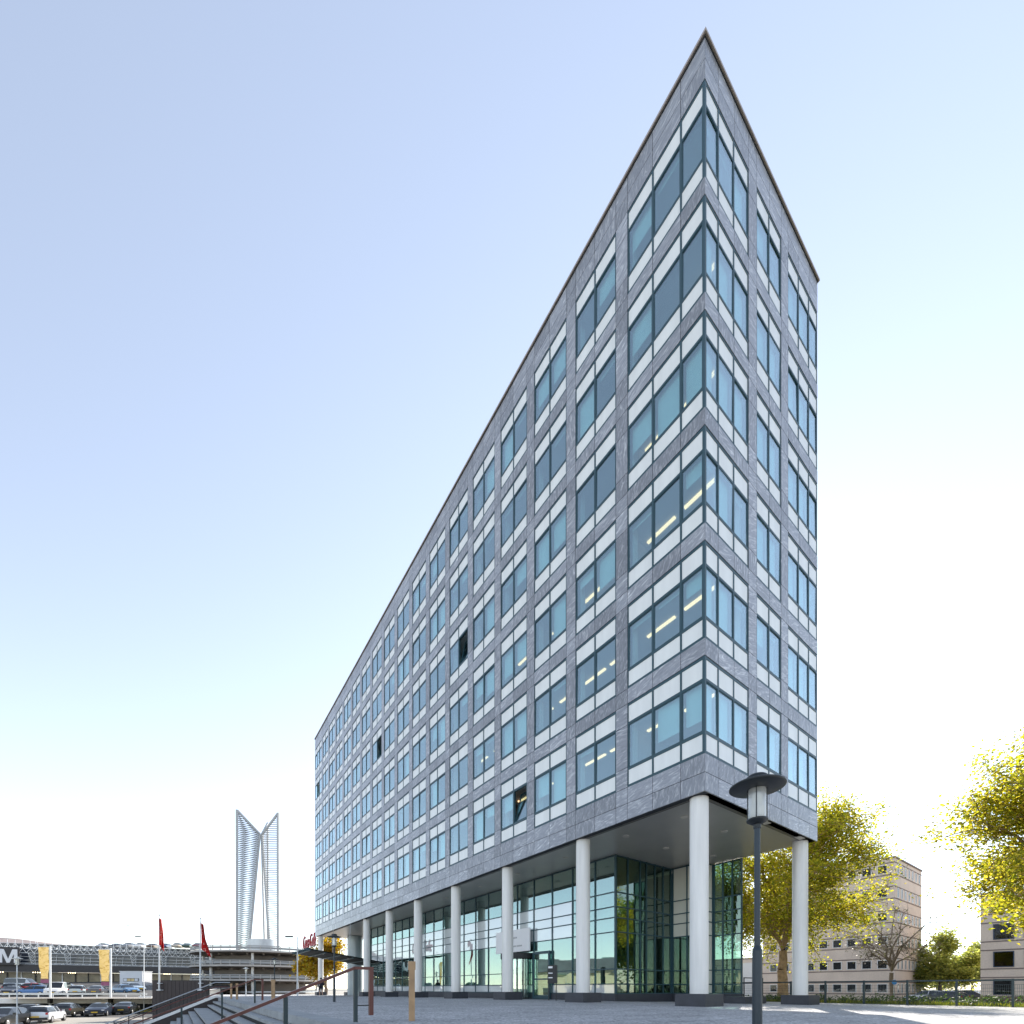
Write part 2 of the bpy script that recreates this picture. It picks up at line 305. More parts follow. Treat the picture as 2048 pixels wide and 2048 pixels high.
M['twig'] = pm('grey_twig', (0.19, 0.145, 0.11), 0.85, 0.2, 5.0)
M['leaf_gold'] = leafmat('plane_leaves_yellow_green', (0.13, 0.16, 0.024), (0.27, 0.26, 0.034), (0.46, 0.38, 0.07), 0.66)
M['leaf_green'] = leafmat('broad_leaves_green', (0.11, 0.17, 0.04), (0.19, 0.26, 0.06), (0.30, 0.33, 0.08), 0.62)
M['leaf_pale'] = leafmat('leaves_painted_sunlit', (0.15, 0.18, 0.05), (0.26, 0.28, 0.08), (0.38, 0.37, 0.12), 0.62)  # paler copy of the green leaves, sunlight put into the colour
M['leaf_orange'] = leafmat('autumn_leaves_amber', (0.22, 0.13, 0.015), (0.35, 0.21, 0.02), (0.26, 0.24, 0.03), 0.5)
M['leaf_shrub'] = leafmat('dark_shrub_leaves', (0.030, 0.055, 0.012), (0.05, 0.085, 0.018), (0.085, 0.12, 0.025), 0.4)
M['leaf_dark'] = leafmat('leaves_dull_grey_green', (0.05, 0.06, 0.03), (0.08, 0.08, 0.04), (0.10, 0.10, 0.05), 0.4)
M['grass'] = leafmat('grass_blades', (0.06, 0.085, 0.015), (0.11, 0.135, 0.02), (0.20, 0.19, 0.03), 0.5)
M['soil'] = pm('planted_soil', (0.07, 0.075, 0.03), 0.95, 0.3, 1.2)
M['island'] = pm('dry_grass', (0.33, 0.29, 0.05), 0.95, 0.2, 1.0)
M['tyre'] = pm('tyre_rubber', (0.02, 0.02, 0.02), 0.8)
M['rim'] = pm('alloy_rim', (0.5, 0.5, 0.52), 0.35, 0.02, 2.0, 0.8)
M['carglass'] = pm('car_window_glass', (0.015, 0.02, 0.025), 0.05, 0.0, spec=0.8)
M['taillight'] = pm('tail_light_red', (0.45, 0.01, 0.012), 0.2, 0.0)
M['headlight'] = pm('head_light', (0.75, 0.77, 0.8), 0.12, 0.0, metal=0.3)
M['plate'] = pm('yellow_number_plate', (0.75, 0.48, 0.03), 0.5, 0.0)
M['trim'] = pm('bumper_trim', (0.025, 0.025, 0.027), 0.6)
M['red'] = pm('red_sign_letters', (0.50, 0.012, 0.03), 0.35, 0.02)
M['darkglass'] = pm('canopy_dark_glass', (0.008, 0.014, 0.014), 0.6, 0.1, spec=.05)
M['mallglass'] = pm('mall_dark_glazing', (0.035, 0.045, 0.065), 0.15, 0.15, 0.3)
M['fascia'] = pm('mall_fascia', (0.035, 0.032, 0.035), 0.5)
M['shop'] = pm('shop_window', (0.20, 0.17, 0.11), 0.2, 0.6, 0.35)
M['shoplight'] = pm('lit_shop_spot', (1, .9, .7), 0.5, 0, emit=((1.0, 0.8, 0.5), 4.0))
M['tower'] = pm('tower_grey_steel', (0.40, 0.41, 0.42), 0.5, 0.06, 0.5)
M['banner'] = bannermat('yellow_banner_cloth')
M['purple'] = pm('purple_banner_hem', (0.25, 0.08, 0.16), 0.7)
M['flag'] = flagmat('red_flag_cloth')
M['cabin'] = pm('pale_cabin_panel', (0.62, 0.64, 0.68), 0.6, 0.05, 0.5)
M['warm'] = pm('painted_window_glow', (0.6, 0.45, 0.2), 0.4, 0.3, 1.0)  # warm base colour paints the window glow, nothing emits here
M['rose'] = pm('rose_roof', (0.33, 0.27, 0.25), 0.8, 0.15, 0.4)
M['palestone'] = pm('pale_plaster', (0.55, 0.50, 0.44), 0.85, 0.1, 0.3)
M['yellowplaster'] = pm('yellow_plaster', (0.56, 0.50, 0.33), 0.85, 0.1, 0.3)
M['slate'] = pm('slate_roof', (0.09, 0.095, 0.10), 0.7, 0.2, 0.6)
M['bluesign'] = pm('blue_sign', (0.03, 0.20, 0.55), 0.4, 0.02)
M['skin'] = pm('skin', (0.45, 0.27, 0.19), 0.6, 0.05)
M['cloth_dark'] = pm('dark_navy_cloth', (0.018, 0.018, 0.028), 0.85)
M['shoe'] = pm('white_shoe', (0.7, 0.7, 0.7), 0.7)
M['hair'] = pm('dark_hair', (0.012, 0.009, 0.008), 0.7)

# ------------------------------------------------------------------ the street grid (facade axes) and photo directions
ANG = math.atan2(670, 918)                    # the facades' turn, from their vanishing points
VV = Vector((math.cos(ANG), math.sin(ANG), 0))  # along the narrow front, away to the right
UU = Vector((-math.sin(ANG), math.cos(ANG), 0)) # along the long front, away to the left
C0 = Vector(((1410 - CX) / FPX * 15.0, 15.0, 0))
def Wp(a, b, z=0.0): p = C0 + VV * a + UU * b; return Vector((p.x, p.y, z))
def atY(x, Y, z=0.0): return Vector(((x - CX) / FPX * Y, Y, z))
def onZ(x, y, z): Y = FPX * (EYE - z) / (y - HY); return atY(x, Y, z)
def toAB(p): d = Vector((p[0], p[1], 0)) - C0; return d.dot(VV), d.dot(UU)
def pix(p):
    return (CX + FPX * p[0] / max(p[1], .1), HY - FPX * (p[2] - EYE) / max(p[1], .1))
def sstep(x, a, b): t = min(1, max(0, (x - a) / (b - a))); return t * t * (3 - 2 * t)
def zp(a, b): return -0.11 * sstep(a, 1, 8.5) - 0.006 * max(0, b - 12)

# ------------------------------------------------------------------ ground
tag(MB().quad((-1500, -1500, -2.52), (1500, -1500, -2.52), (1500, 2500, -2.52), (-1500, 2500, -2.52)).build('ground', M['ground']), kind='structure')
# plaza in front of and under the office building
pl = MB(); na, nb = 24, 60; A0, A1, B0, B1 = -11.83, 11.75, -30.0, 82.0
pl.grid(lambda s, t: (lambda a, b: (a, b, zp(a, b)))(A0 + (A1 - A0) * s, B0 + (B1 - B0) * t), na, nb)
pl.quad((A0, B1, zp(A0, B1)), (A0, B0, 0), (A0, B0, -2.6), (A0, B1, -2.6))
plaza = pl.build('plaza', M['pave'], None, tuple(C0), ANG); tag(plaza, kind='structure')
# lower car park, upper car park, streets
tag(MB().quad((-140, -40, -2.40), (-14, -40, -2.40), (-14, 63, -2.40), (-140, 63, -2.40)).build('lower_parking_paving', M['asphalt_pale']), kind='structure')
tag(MB().quad((-140, 51.5, -2.392), (-30, 47.0, -2.392), (-30, 55, -2.392), (-140, 60, -2.392)).build('parking_aisle', M['asphalt']), kind='structure')
def zdeck(Y): return -0.70 + 0.0565 * max(0, Y - 63)
tag(MB().quad((-190, 62.6, -0.70), (-49.2, 62.6, -0.70), (-60, 125, zdeck(125)), (-190, 125, zdeck(125))).build('upper_parking_deck', M['asphalt']), kind='structure')
tag(MB().quad((-66, 56, -0.62), (40, 56, -0.62), (60, 260, -0.62), (-140, 260, -0.62)).build('street', M['asphalt_pale']), kind='structure')
# ground behind the fence falls away to the side street
lw = MB(); lw.grid(lambda s, t: (lambda a, b: (a, b, -0.16 - 0.95 * sstep(a, 13, 26) + 0.05 * math.sin(a * 1.7 + b)))(11.75 + 22 * s, -45 + 120 * t), 12, 40)
tag(lw.build('lawn', M['soil'], None, tuple(C0), ANG), kind='structure')
tag(MB().quad((33, -60, -1.12), (150, -60, -1.12), (150, 120, -1.12), (33, 120, -1.12)).build('side_street', M['asphalt'], None, tuple(C0), ANG), kind='structure')

# ------------------------------------------------------------------ the office building
BLD = empty('office_building', tuple(C0), ANG)
tag(BLD, 'tall wedge-shaped office block clad in grey marble with banded windows on white columns', 'building')
Wd, Ln = 8.85, 52.48
ZS, ZB, FH, ZW = 7.07, 8.31, 3.77, 3.20        # soffit, first sill, storey height, window height
ZT, ZP = ZB + 5 * FH + ZW, 31.70               # window top, parapet top
PITCH, MOD, B2 = 2.844, 1.135, 3.77
left_bays = [(0.0, [0.90, 1.15, 1.15])] + [(B2 + PITCH * k, [MOD, MOD]) for k in range(16)]
left_bays.append((B2 + PITCH * 16, [1.15, 1.15, 0.90]))
right_bays = [(0.0, [0.83, 1.0, 1.01]), (3.43, [0.985, 0.985]), (5.99, [1.0, 1.0, 0.86])]
POST = 0.10                                     # half of corner post on each face
def bay_span(bay): return bay[0], bay[0] + sum(bay[1])
# columns of cladding: list of (start, end, is_pier)
def clad_cols(bays, total):
    out = []
    for i, (s0, ws) in enumerate(bays):
        x = s0
        for w in ws: out.append((x, x + w, False)); x += w
        nx = bays[i + 1][0] if i + 1 < len(bays) else total
        if nx - x > 0.2: out.append((x, nx, True))
    return out
G = 0.010
slabs = []                                      # (face, y0, y1, z0, z1)
back = MB()
for face, bays, total in (('L', left_bays, Ln), ('R', right_bays, Wd)):
    cols = clad_cols(bays, total)
    for (y0, y1, pier) in cols:
        zm = (ZS + ZB) / 2
        slabs += [(face, y0, y1, ZS, zm), (face, y0, y1, zm, ZB)]
        zm = (ZT + ZP) / 2
        slabs += [(face, y0, y1, ZT, zm), (face, y0, y1, zm, ZP)]
        for fl in range(6):
            zb = ZB + fl * FH
            if pier:
                for q0, q1 in ((0, .77), (.77, 2.39), (2.39, 3.2)): slabs.append((face, y0, y1, zb + q0, zb + q1))
            if fl < 5: slabs.append((face, y0, y1, zb + ZW, zb + FH))
    for (z0, z1) in [(ZS, ZB)] + [(ZB + fl * FH + ZW, ZB + fl * FH + FH) for fl in range(5)] + [(ZT, ZP)]:
        if face == 'L': back.box(0.05, 0.06, z0 + .01, 0.30, Ln - .06, z1 - .01)
        else: back.box(0.31, 0.05, z0 + .012, Wd - .06, 0.30, z1 - .012)
    for (y0, y1, pier) in cols:
        if pier:
            for fl in range(6):
                zb = ZB + fl * FH
                if face == 'L': back.box(0.05, y0 + .012, zb - .01, 0.30, y1 - .012, zb + ZW + .01)
                else: back.box(y0 + .012, 0.05, zb - .01, y1 - .012, 0.30, zb + ZW + .01)
back.build('cladding_backing', M['backing'], BLD)
def slab_geo(s):
    f, y0, y1, z0, z1 = s
    c = ((0.0, (y0 + y1) / 2, (z0 + z1) / 2) if f == 'L' else ((y0 + y1) / 2, 0.0, (z0 + z1) / 2))
    return c, y1 - y0, z1 - z0
def area(s):
    c, w, h = slab_geo(s); p = Wp(c[0], c[1], c[2]); d = p.y
    n = VV if s[0] == 'L' else UU
    return w * h / d ** 2 * abs(p.dot(n)) / p.length
def slab_box(mb, s, off=(0, 0, 0)):
    c, w, h = slab_geo(s); x, y, z = c; x -= off[0]; y -= off[1]; z -= off[2]
    if s[0] == 'L': mb.box(x, y - w / 2 + G, z - h / 2 + G, x + .05, y + w / 2 - G, z + h / 2 - G)
    else: mb.box(x - w / 2 + G, y, z - h / 2 + G, x + w / 2 - G, y + .05, z + h / 2 - G)
slabs.sort(key=area, reverse=True)
cache = {}
for s in slabs[:300]:
    c, w, h = slab_geo(s); key = (s[0], round(w, 3), round(h, 3))
    if key not in cache:
        mb = MB(); slab_box(mb, s, c); cache[key] = mb.mesh('stone_slab', M['stone'])
    place('stone_slab', cache[key], BLD, c)
mb = MB()
for s in slabs[300:]: slab_box(mb, s)
mb.build('stone_slab_field', M['stone'], BLD, kind='stuff')

# windows: frame (part) > panes, panels, blinds (sub-parts)
Z1, Z2, Z3, Z4, Z5, Z6 = .095, .655, .755, 2.395, 2.485, 3.105    # panel, glass, panel limits above the sill line
def frame_mesh(ws, skip):
    mb = MB(); T = sum(ws); x0, x1 = .016, .11
    lo = POST if skip == 'lo' else 0; hi = T - POST if skip == 'hi' else T
    for z0, z1 in ((0.004, Z1), (Z2, Z3), (Z4, Z5), (Z6, ZW - .004)): mb.box(x0, lo + .003, z0, x1, hi - .003, z1)
    edges = []; y = 0
    if skip != 'lo': edges.append((0.003, .042))
    for w in ws[:-1]:
        y += w; edges.append((y - .036, y + .036))
    if skip != 'hi': edges.append((T - .042, T - .003))
    for e0, e1 in edges:
        for z0, z1 in ((Z1, Z2), (Z3, Z4), (Z5, Z6)): mb.box(x0 - .004, e0, z0 + .001, x1, e1, z1 - .001)
    cells = []; y = 0
    for i, w in enumerate(ws):
        c0 = y + (.042 if i == 0 else .036); c1 = y + w - (.042 if i == len(ws) - 1 else .036)
        if i == 0 and skip == 'lo': c0 = POST
        if i == len(ws) - 1 and skip == 'hi': c1 = T - POST
        cells.append((c0, c1)); y += w
    for c0, c1 in cells:                         # casement rebate round the glass
        k = .028
        mb.box(.028, c0, Z3, .10, c0 + k, Z4).box(.028, c1 - k, Z3, .10, c1, Z4).box(.028, c0 + k, Z3, .10, c1 - k, Z3 + k).box(.028, c0 + k, Z4 - k, .10, c1 - k, Z4)
    return mb.mesh('window', M['frame']), cells
fcache, qcache = {}, {}
def piece(kind, w, h, mat, t):
    k = (kind, round(w, 3), round(h, 3))
    if k not in qcache: qcache[k] = MB().box(0, 0, 0, t, w, h).mesh(kind, mat)
    return qcache[k]
OPEN = {('L', 3, 0, 0), ('L', 5, 3, 0), ('L', 10, 3, 0), ('L', 17, 4, 1)}
panels = []
rng = random.Random(3)
for face, bays in (('L', left_bays), ('R', right_bays)):
    for bi, (s0, ws) in enumerate(bays):
        sk = None
        if face == 'L' and bi == 0: sk = 'lo'
        if face == 'R' and bi == 0: sk = 'hi'
        wl = ws if face == 'L' else ws[::-1]
        key = (tuple(wl), sk)
        if key not in fcache: fcache[key] = frame_mesh(wl, sk)
        me, cells = fcache[key]
        for fl in range(6):
            zb = ZB + fl * FH
            if face == 'L': o = place('window', me, BLD, (0, s0, zb))
            else: o = place('window', me, BLD, (s0 + sum(ws), 0, zb), R(90))
            for ci, (c0, c1) in enumerate(cells):
                k = .028
                p = place('pane', piece('pane', c1 - c0 - 2 * k, Z4 - Z3 - 2 * k, M['pane'], .012), o, (.042, c0 + k, Z3 + k)); p.rotation_euler = (0, R(rng.gauss(0, .25)), 0)
                if (face, bi, fl, ci) in OPEN:
                    p.rotation_euler = (0, R(13), 0); p.location.x = .09
                    fr = MB(); hh = Z4 - Z3 - 2 * k; ww = c1 - c0 - 2 * k
                    fr.box(-.02, 0, 0, .035, .05, hh).box(-.02, ww - .05, 0, .035, ww, hh).box(-.02, .05, hh - .05, .035, ww - .05, hh).box(-.02, .05, 0, .035, ww - .05, .05)
                    sash = fr.build('sash', M['frame'], o, (.09, c0 + k, Z3 + k)); sash.rotation_euler = (0, R(13), 0)
                rr = rng.random()
                drop = 0
                if rr < .16: drop = 1.0
                elif rr < .50: drop = rng.choice((.25, .35, .5, .6, .75))
                elif rr < .80: drop = .10
                if face == 'L' and fl >= 3 and rng.random() < .45: drop = min(drop, .12)
                if face == 'R': drop = max(drop, rng.choice((.1, .9, 1.0, 1.0)))
                if drop and (face, bi, fl, ci) not in OPEN:
                    hh = (Z4 - Z3) * drop
                    place('roller_blind', piece('roller_blind', c1 - c0 - .1, hh, M['blind'], .006), o, (.20, c0 + .05, Z4 - hh + .05))
                for z0, z1 in ((Z1, Z2), (Z5, Z6)):
                    cx = (0, s0 + (c0 + c1) / 2, zb + (z0 + z1) / 2) if face == 'L' else (s0 + sum(ws) - (c0 + c1) / 2, 0, zb + (z0 + z1) / 2)
                    P = Wp(*cx); n = VV if face == 'L' else UU
                    panels.append(((c1 - c0) * (z1 - z0) / P.y ** 2 * abs(P.dot(n)) / P.length, o, c0, c1, z0, z1, face, s0, sum(ws), zb))
panels.sort(key=lambda q: q[0], reverse=True)
for q in panels[:300]: place('spandrel_panel', piece('spandrel_panel', q[3] - q[2], q[5] - q[4], M['panel'], .03), q[1], (.030, q[2], q[4]))
mb = MB()
for q in panels[300:]:
    _, o, c0, c1, z0, z1, face, s0, T, zb = q
    if face == 'L': mb.box(.030, s0 + c0, zb + z0, .060, s0 + c1, zb + z1)
    else: mb.box(s0 + T - c1, .030, zb + z0, s0 + T - c0, .060, zb + z1)
mb.build('spandrel_panel_field', M['panel'], BLD, kind='stuff')
for fl in range(6):
    zb = ZB + fl * FH
    MB().box(.010, .010, zb + .004, POST, POST, zb + ZW - .004).build('corner_post', M['frame'], BLD)
    MB().box(Wd - .05, .03, zb, Wd + .004, .09, zb + ZW).build('corner_post', M['frame'], BLD)
# inside: slabs with ceilings, core, partitions, pier linings, light fittings
for fl in range(6):
    zb = ZB + fl * FH
    MB().box(.32, .32, zb + 2.62, Wd - .2, Ln - .1, zb + FH - .02).build('floor_slab', M['inner_white'], BLD)
    MB().box(.32, .32, zb - .019, Wd - .2, Ln - .1, zb + .02).build('carpet', M['inner_dark'], BLD)
    MB().box(4.3, 2.6, zb + .021, 4.6, Ln - 1, zb + 2.619).build('core_wall', M['inner_wall'], BLD)
    pt = MB(); ln = MB()
    for k in range(0, 17, 2):
        if (k + fl) % 4 != 1: pt.box(.35, B2 + PITCH * k - .33, zb + .021, 4.29, B2 + PITCH * k - .25, zb + 2.619)
    for k in range(17): ln.box(.31, B2 + PITCH * k - .62, zb + .021, .55, B2 + PITCH * k + .04, zb + 2.619)
    for a0, a1 in ((2.80, 3.47), (5.36, 6.03)): ln.box(a0, .31, zb + .021, a1, .55, zb + 2.619)
    pt.build('partition', M['inner_wall'], BLD); ln.build('pier_lining', M['inner_white'], BLD)
    if fl < 5:
        bs = [.35, 2.0, 3.95, 5.5, 7.2, 9.0, 10.6, 13.0, 15.0] if fl < 4 else [.35, 13.0, 18.6]
        if fl == 3: bs = [.35, 2.1, 13.0]
        for b in bs:
            MB().box(1.24, b, zb + 2.57, 1.35, b + 1.25, zb + 2.618).build('ceiling_light', M['tube'], BLD)
# roof, rear walls, coping
MB().box(.32, .32, ZT + .2, Wd - .3, Ln - .3, ZP - .25).build('roof', M['inner_dark'], BLD)
MB().box(Wd - .19, .1, ZS + .05, Wd, Ln, ZP - .02).box(.3, Ln - .09, ZS + .05, Wd - .2, Ln, ZP - .02).build('rear_wall', M['stone'], BLD)
cp = MB(); 
cp.box(-.02, -.02, ZP - .002, .34, Ln + .02, ZP + .05).box(.341, -.02, ZP - .002, Wd + .02, .34, ZP + .05)
cp.build('painted_shade', M['dark'], BLD)  # solid dark strip paints the shade under the coping
cp = MB(); cp.box(-.07, -.07, ZP + .051, .4, Ln + .07, ZP + .14).box(.401, -.07, ZP + .051, Wd + .07, .4, ZP + .14); cp.build('coping', M['coping'], BLD)
# soffit with stone return and downlights
rt_ = MB(); rt_.box(.055, .055, ZS + .012, .45, Ln - .05, ZS + .05).box(.451, .055, ZS + .012, Wd - .05, .45, ZS + .05); rt_.build('soffit_return', M['return'], BLD)
MB().box(.46, .46, ZS + .045, Wd - .02, Ln - .05, ZS + .10).build('soffit', M['soffit'], BLD)
for a, b in [(1.6, 1.8), (1.6, 4.6), (4.4, 1.8), (4.4, 4.6), (7.2, 1.8), (7.3, 4.0), (1.7, 8.5), (1.7, 12.5), (1.7, 16.5), (1.7, 21), (1.7, 26), (1.7, 31)]:
    MB().cyl((a, b, ZS + .02), (a, b, ZS + .044), .14, n=20).build('downlight', M['down'], BLD)
for a, b in ((4.6, .25), (7.7, .25)): MB().box(a - .25, b - .12, ZS + .0, a + .25, b + .12, ZS + .011).build('edge_light', M['down'], BLD)
# columns > plinth
cols = [(.47, .5)] + [(.47, 6.05 + 5.69 * k) for k in range(6)] + [(.47, 51.6), (Wd - .5, .5), (4.0, 51.6)]
for a, b in cols:
    z = zp(a, b); zq = z + .42
    c = MB().cyl((0, 0, zq), (0, 0, ZS + .03), .305, n=40).build('column', M['column'], BLD, (a, b, 0))
    MB().box(-.56, -.56, z - .05, .56, .56, zq).build('plinth', M['plinth'], c)
# ---- ground floor glazing
ROWS = [.345, .82, 1.555, 3.36, 4.06, 4.59, 5.30, 7.06]
def curtain(name, p0, p1, divs, matfn, out, base=.345, depth=.10):
    """p0->p1 in facade coordinates, outward normal `out`; one mesh of bars, each pane a child"""
    p0 = Vector((*p0, 0)); p1 = Vector((*p1, 0)); d = (p1 - p0); Lt = d.length; d.normalize(); n = Vector((*out, 0))
    mb = MB()
    for s in divs: mb.bar(p0 + d * s - n * .04 + Vector((0, 0, base)), p0 + d * s - n * .04 + Vector((0, 0, 7.1)), .055, depth, up=n)
    for r in ROWS[:-1] + [7.06]:
        mb.bar(p0 - n * .045 + Vector((0, 0, r)), p1 - n * .045 + Vector((0, 0, r)), depth * .9, .05)
    o = mb.build(name, M['frame'], BLD)
    for i in range(len(divs) - 1):
        for j in range(len(ROWS) - 1):
            mt = matfn(i, j, divs[i])
            if mt is None: continue
            w = divs[i + 1] - divs[i] - .056; h = ROWS[j + 1] - ROWS[j] - .05
            q = MB(); a = p0 + d * (divs[i] + .028) - n * .045 + Vector((0, 0, ROWS[j] + .025)); b_ = a + d * w
            jit = rng.uniform(-.004, .004); jt2 = rng.uniform(-.004, .004)
            tk = n * .006
            vs_ = [a - tk, b_ - tk, b_ + tk, a + tk]
            k = len(q.v)
            q.v += [tuple(v) for v in vs_] + [tuple(v + Vector((0, 0, h)) + n * (jit if m in (0, 3) else jt2)) for m, v in enumerate(vs_)]
            for f in ((3, 2, 1, 0), (4, 5, 6, 7), (0, 1, 5, 4), (1, 2, 6, 5), (2, 3, 7, 6), (3, 0, 4, 7)): q.face(f)
            q.build('glass_panel' if mt in (M['lobby'], M['lobby_dark'], M['film']) else 'cream_panel', mt, o)
    return o
d1 = [0, 1.35] + [3.0 + 1.65 * k for k in range(20)]; d1 = [d for d in d1 if d < 33] + [34.6]
curtain('curtain_wall', (3.2, 6.6), (3.2, 41.2), d1, lambda i, j, s: None if (4.4 < s < 9.0 and j < 3 and False) else (M['film'] if (j == 0 or (3 <= j <= 5 and s > 2.5)) else M['lobby']), (-1, 0))
curtain('curtain_wall', (3.2, 6.6), (7.75, 6.6), [.05, .95, 1.9, 2.4, 3.1, 3.8, 4.5], lambda i, j, s: M['lobby_dark'], (0, -1))
curtain('curtain_wall', (7.75, 6.6), (7.75, 4.8), [.05, .9, 1.75], lambda i, j, s: M['cream'] if j >= 3 else M['lobby_dark'], (-1, 0))
curtain('curtain_wall', (7.75, 4.8), (8.75, 4.8), [.05, .95], lambda i, j, s: M['cream'], (0, -1))
curtain('curtain_wall', (8.75, 4.8), (8.75, 3.3), [.03, .5, 1.0, 1.47], lambda i, j, s: M['lobby_dark'], (-1, 0))
bs = MB()
for x0, y0, x1, y1 in ((3.16, 6.56, 3.30, 41.2), (3.31, 6.56, 7.75, 6.70), (7.70, 4.76, 7.84, 6.55), (7.85, 4.76, 8.82, 4.9), (8.68, 3.26, 8.82, 4.75)): bs.box(x0, y0, -.5, x1, y1, .33)
bs.build('base_course', M['plinth'], BLD)
# terrace step by the narrow front with its short railing
MB().box(6.9, 2.2, -.4, 8.9, 3.2, .22).build('terrace_step', M['plinth'], BLD)
# lobby inside
MB().box(3.35, 6.75, -.4, 8.6, 41, .30).build('lobby_floor', M['inner_white'], BLD)
MB().box(6.6, 8.0, .301, 6.9, 41, 7.05).build('lobby_wall', M['inner_wall'], BLD)
MB().box(8.5, 4.9, .301, 8.65, 41, 7.05).box(3.3, 41, .301, 8.5, 41.2, 7.05).build('lobby_rear_wall', M['inner_dark'], BLD)
for k in range(6): MB().box(4.0, 8.9 + 5.69 * k, .301, 4.5, 9.4 + 5.69 * k, 7.05).build('inner_column', M['backing'], BLD)
# far entrance end: recessed bay and glass tower leg
eb = MB()
for b in (42.0, 43.2, 44.6, 46.0, 47.4): eb.box(4.6, b, -.3, 4.9, b + .25, 7.05)
eb.build('entrance_frame', M['frame'], BLD)
for k, b in enumerate((42.27, 43.47, 44.87, 46.27)): MB().box(4.72, b, .1, 4.74, b + (.9 if k == 0 else 1.1), 7.0).build('glass_panel', M['lobby'], BLD)
MB().box(5.2, 41.3, -.3, 8.6, 48, 7.05).build('entrance_core', M['inner_wall'], BLD)
MB().cyl((3.9, 49.0, -.4), (3.9, 49.0, 7.08), .9, n=28).build('stair_drum', M['drum'], BLD)
# white sign and revolving door
MB().box(2.93, 12.95, 2.85, 3.0, 16.5, 4.22).build('sign_board', M['signwhite'], BLD)
ink = MB()
for (b0, b1, z) in ((14.2, 14.75, 3.68), (13.7, 14.15, 3.16), (14.3, 15.3, 3.16)):
    x = b0
    while x < b1: ink.box(2.922, x, z, 2.93, x + .07, z + .09); x += .11
ink.build('lettering', M['grey_ink'], BLD)
rv = empty('revolving_door', (3.0, 14.1, 0), 0, BLD)
zr = zp(3, 14)
mb = MB(); mb.lathe([(0.0, 2.40), (1.12, 2.40), (1.12, 2.72), (0.0, 2.72)], 32, smooth=False); mb.build('door_canopy', M['black'], rv)
mb = MB()
for k in range(8):
    a = R(22.5 + 45 * k); mb.cyl((1.05 * math.cos(a), 1.05 * math.sin(a), zr), (1.05 * math.cos(a), 1.05 * math.sin(a), 2.4), .03, n=8)
mb.build('door_posts', M['black'], rv)
for k in range(4):
    a0 = R(112.5 + 45 * k); mb = MB(); mb.grid(lambda s, t: (1.05 * math.cos(a0 + s * R(45)), 1.05 * math.sin(a0 + s * R(45)), zr + .1 + 2.28 * t), 6, 1); mb.build('curved_glass', M['lobby'], rv)
for k in range(3):
    a = R(20 + 120 * k); mb = MB(); mb.bar((0, 0, zr + .05), (.95 * math.cos(a), .95 * math.sin(a), zr + .05), .05).bar((0, 0, 2.35), (.95 * math.cos(a), .95 * math.sin(a), 2.35), .05).bar((.93 * math.cos(a), .93 * math.sin(a), zr + .05), (.93 * math.cos(a), .93 * math.sin(a), 2.35), .05); mb.build('door_wing', M['black'], rv)
# side door right of the revolving one
mb = MB(); mb.box(3.05, 11.3, .0, 3.15, 11.42, 2.75).box(3.05, 12.7, .0, 3.15, 12.82, 2.75).box(3.05, 11.43, 2.6, 3.15, 12.69, 2.75).box(3.05, 11.43, .0, 3.15, 12.69, .18).box(3.05, 11.43, 1.1, 3.15, 12.69, 1.18); sdr = mb.build('door', M['frame'], BLD)
MB().box(3.09, 11.43, .19, 3.105, 12.69, 2.59).build('pane', M['lobby'], sdr)
# canopy over the far entrance
cz = lambda a: 4.30 - .145 * (a + 3.8)
mb = MB()
def slabq(mb, a0, a1, b0, b1, t, dz=0):
    n = len(mb.v)
    for dz_ in (0, t):
        for a, b in ((a0, b0), (a1, b0), (a1, b1), (a0, b1)): mb.v.append((a, b, cz(a) + dz + dz_))
    for q in ((3, 2, 1, 0), (4, 5, 6, 7), (0, 1, 5, 4), (1, 2, 6, 5), (2, 3, 7, 6), (3, 0, 4, 7)): mb.face([n + i for i in q])
slabq(mb, -3.8, 4.55, 38.0, 44.8, .10)
cn = mb.build('canopy', M['darkglass'], BLD)
mb = MB()
for k in range(9): slabq(mb, -4.1, -3.79, 38.0 + .83 * k, 38.12 + .83 * k, .16, -.06)
for k in range(7): slabq(mb, -3.78 + 1.35 * k, -3.70 + 1.35 * k, 38.0, 44.8, .10, -.101)
mb.build('canopy_ribs', M['frame'], cn)
for a, b in ((-2.2, 39.6), (-2.2, 43), (.3, 39.6), (.3, 43), (2.4, 41)): MB().cyl((a, b, cz(a) - .05), (a, b, cz(a) - .004), .09, n=12).build('canopy_light', M['down'], cn)
MB().bar((.0, 38.3, cz(0)), (.1, 38.3, ZS + .1), .04).bar((.0, 44.5, cz(0)), (.1, 44.5, ZS + .1), .04).build('canopy_hanger', M['steel'], cn)
def text_mesh(txt, size, ext, shear=0.0, offset=0.0, name='letters', mat=None):
    cu = bpy.data.curves.new(name, 'FONT'); cu.body = txt; cu.size = size; cu.extrude = ext; cu.shear = shear; cu.offset = offset; cu.align_x = 'LEFT'
    o = bpy.data.objects.new(name, cu); COL.objects.link(o); bpy.context.view_layer.update()
    me = bpy.data.meshes.new_from_object(o.evaluated_get(bpy.context.evaluated_depsgraph_get())); bpy.data.objects.remove(o)
    me.materials.clear(); me.materials.append(mat); return me
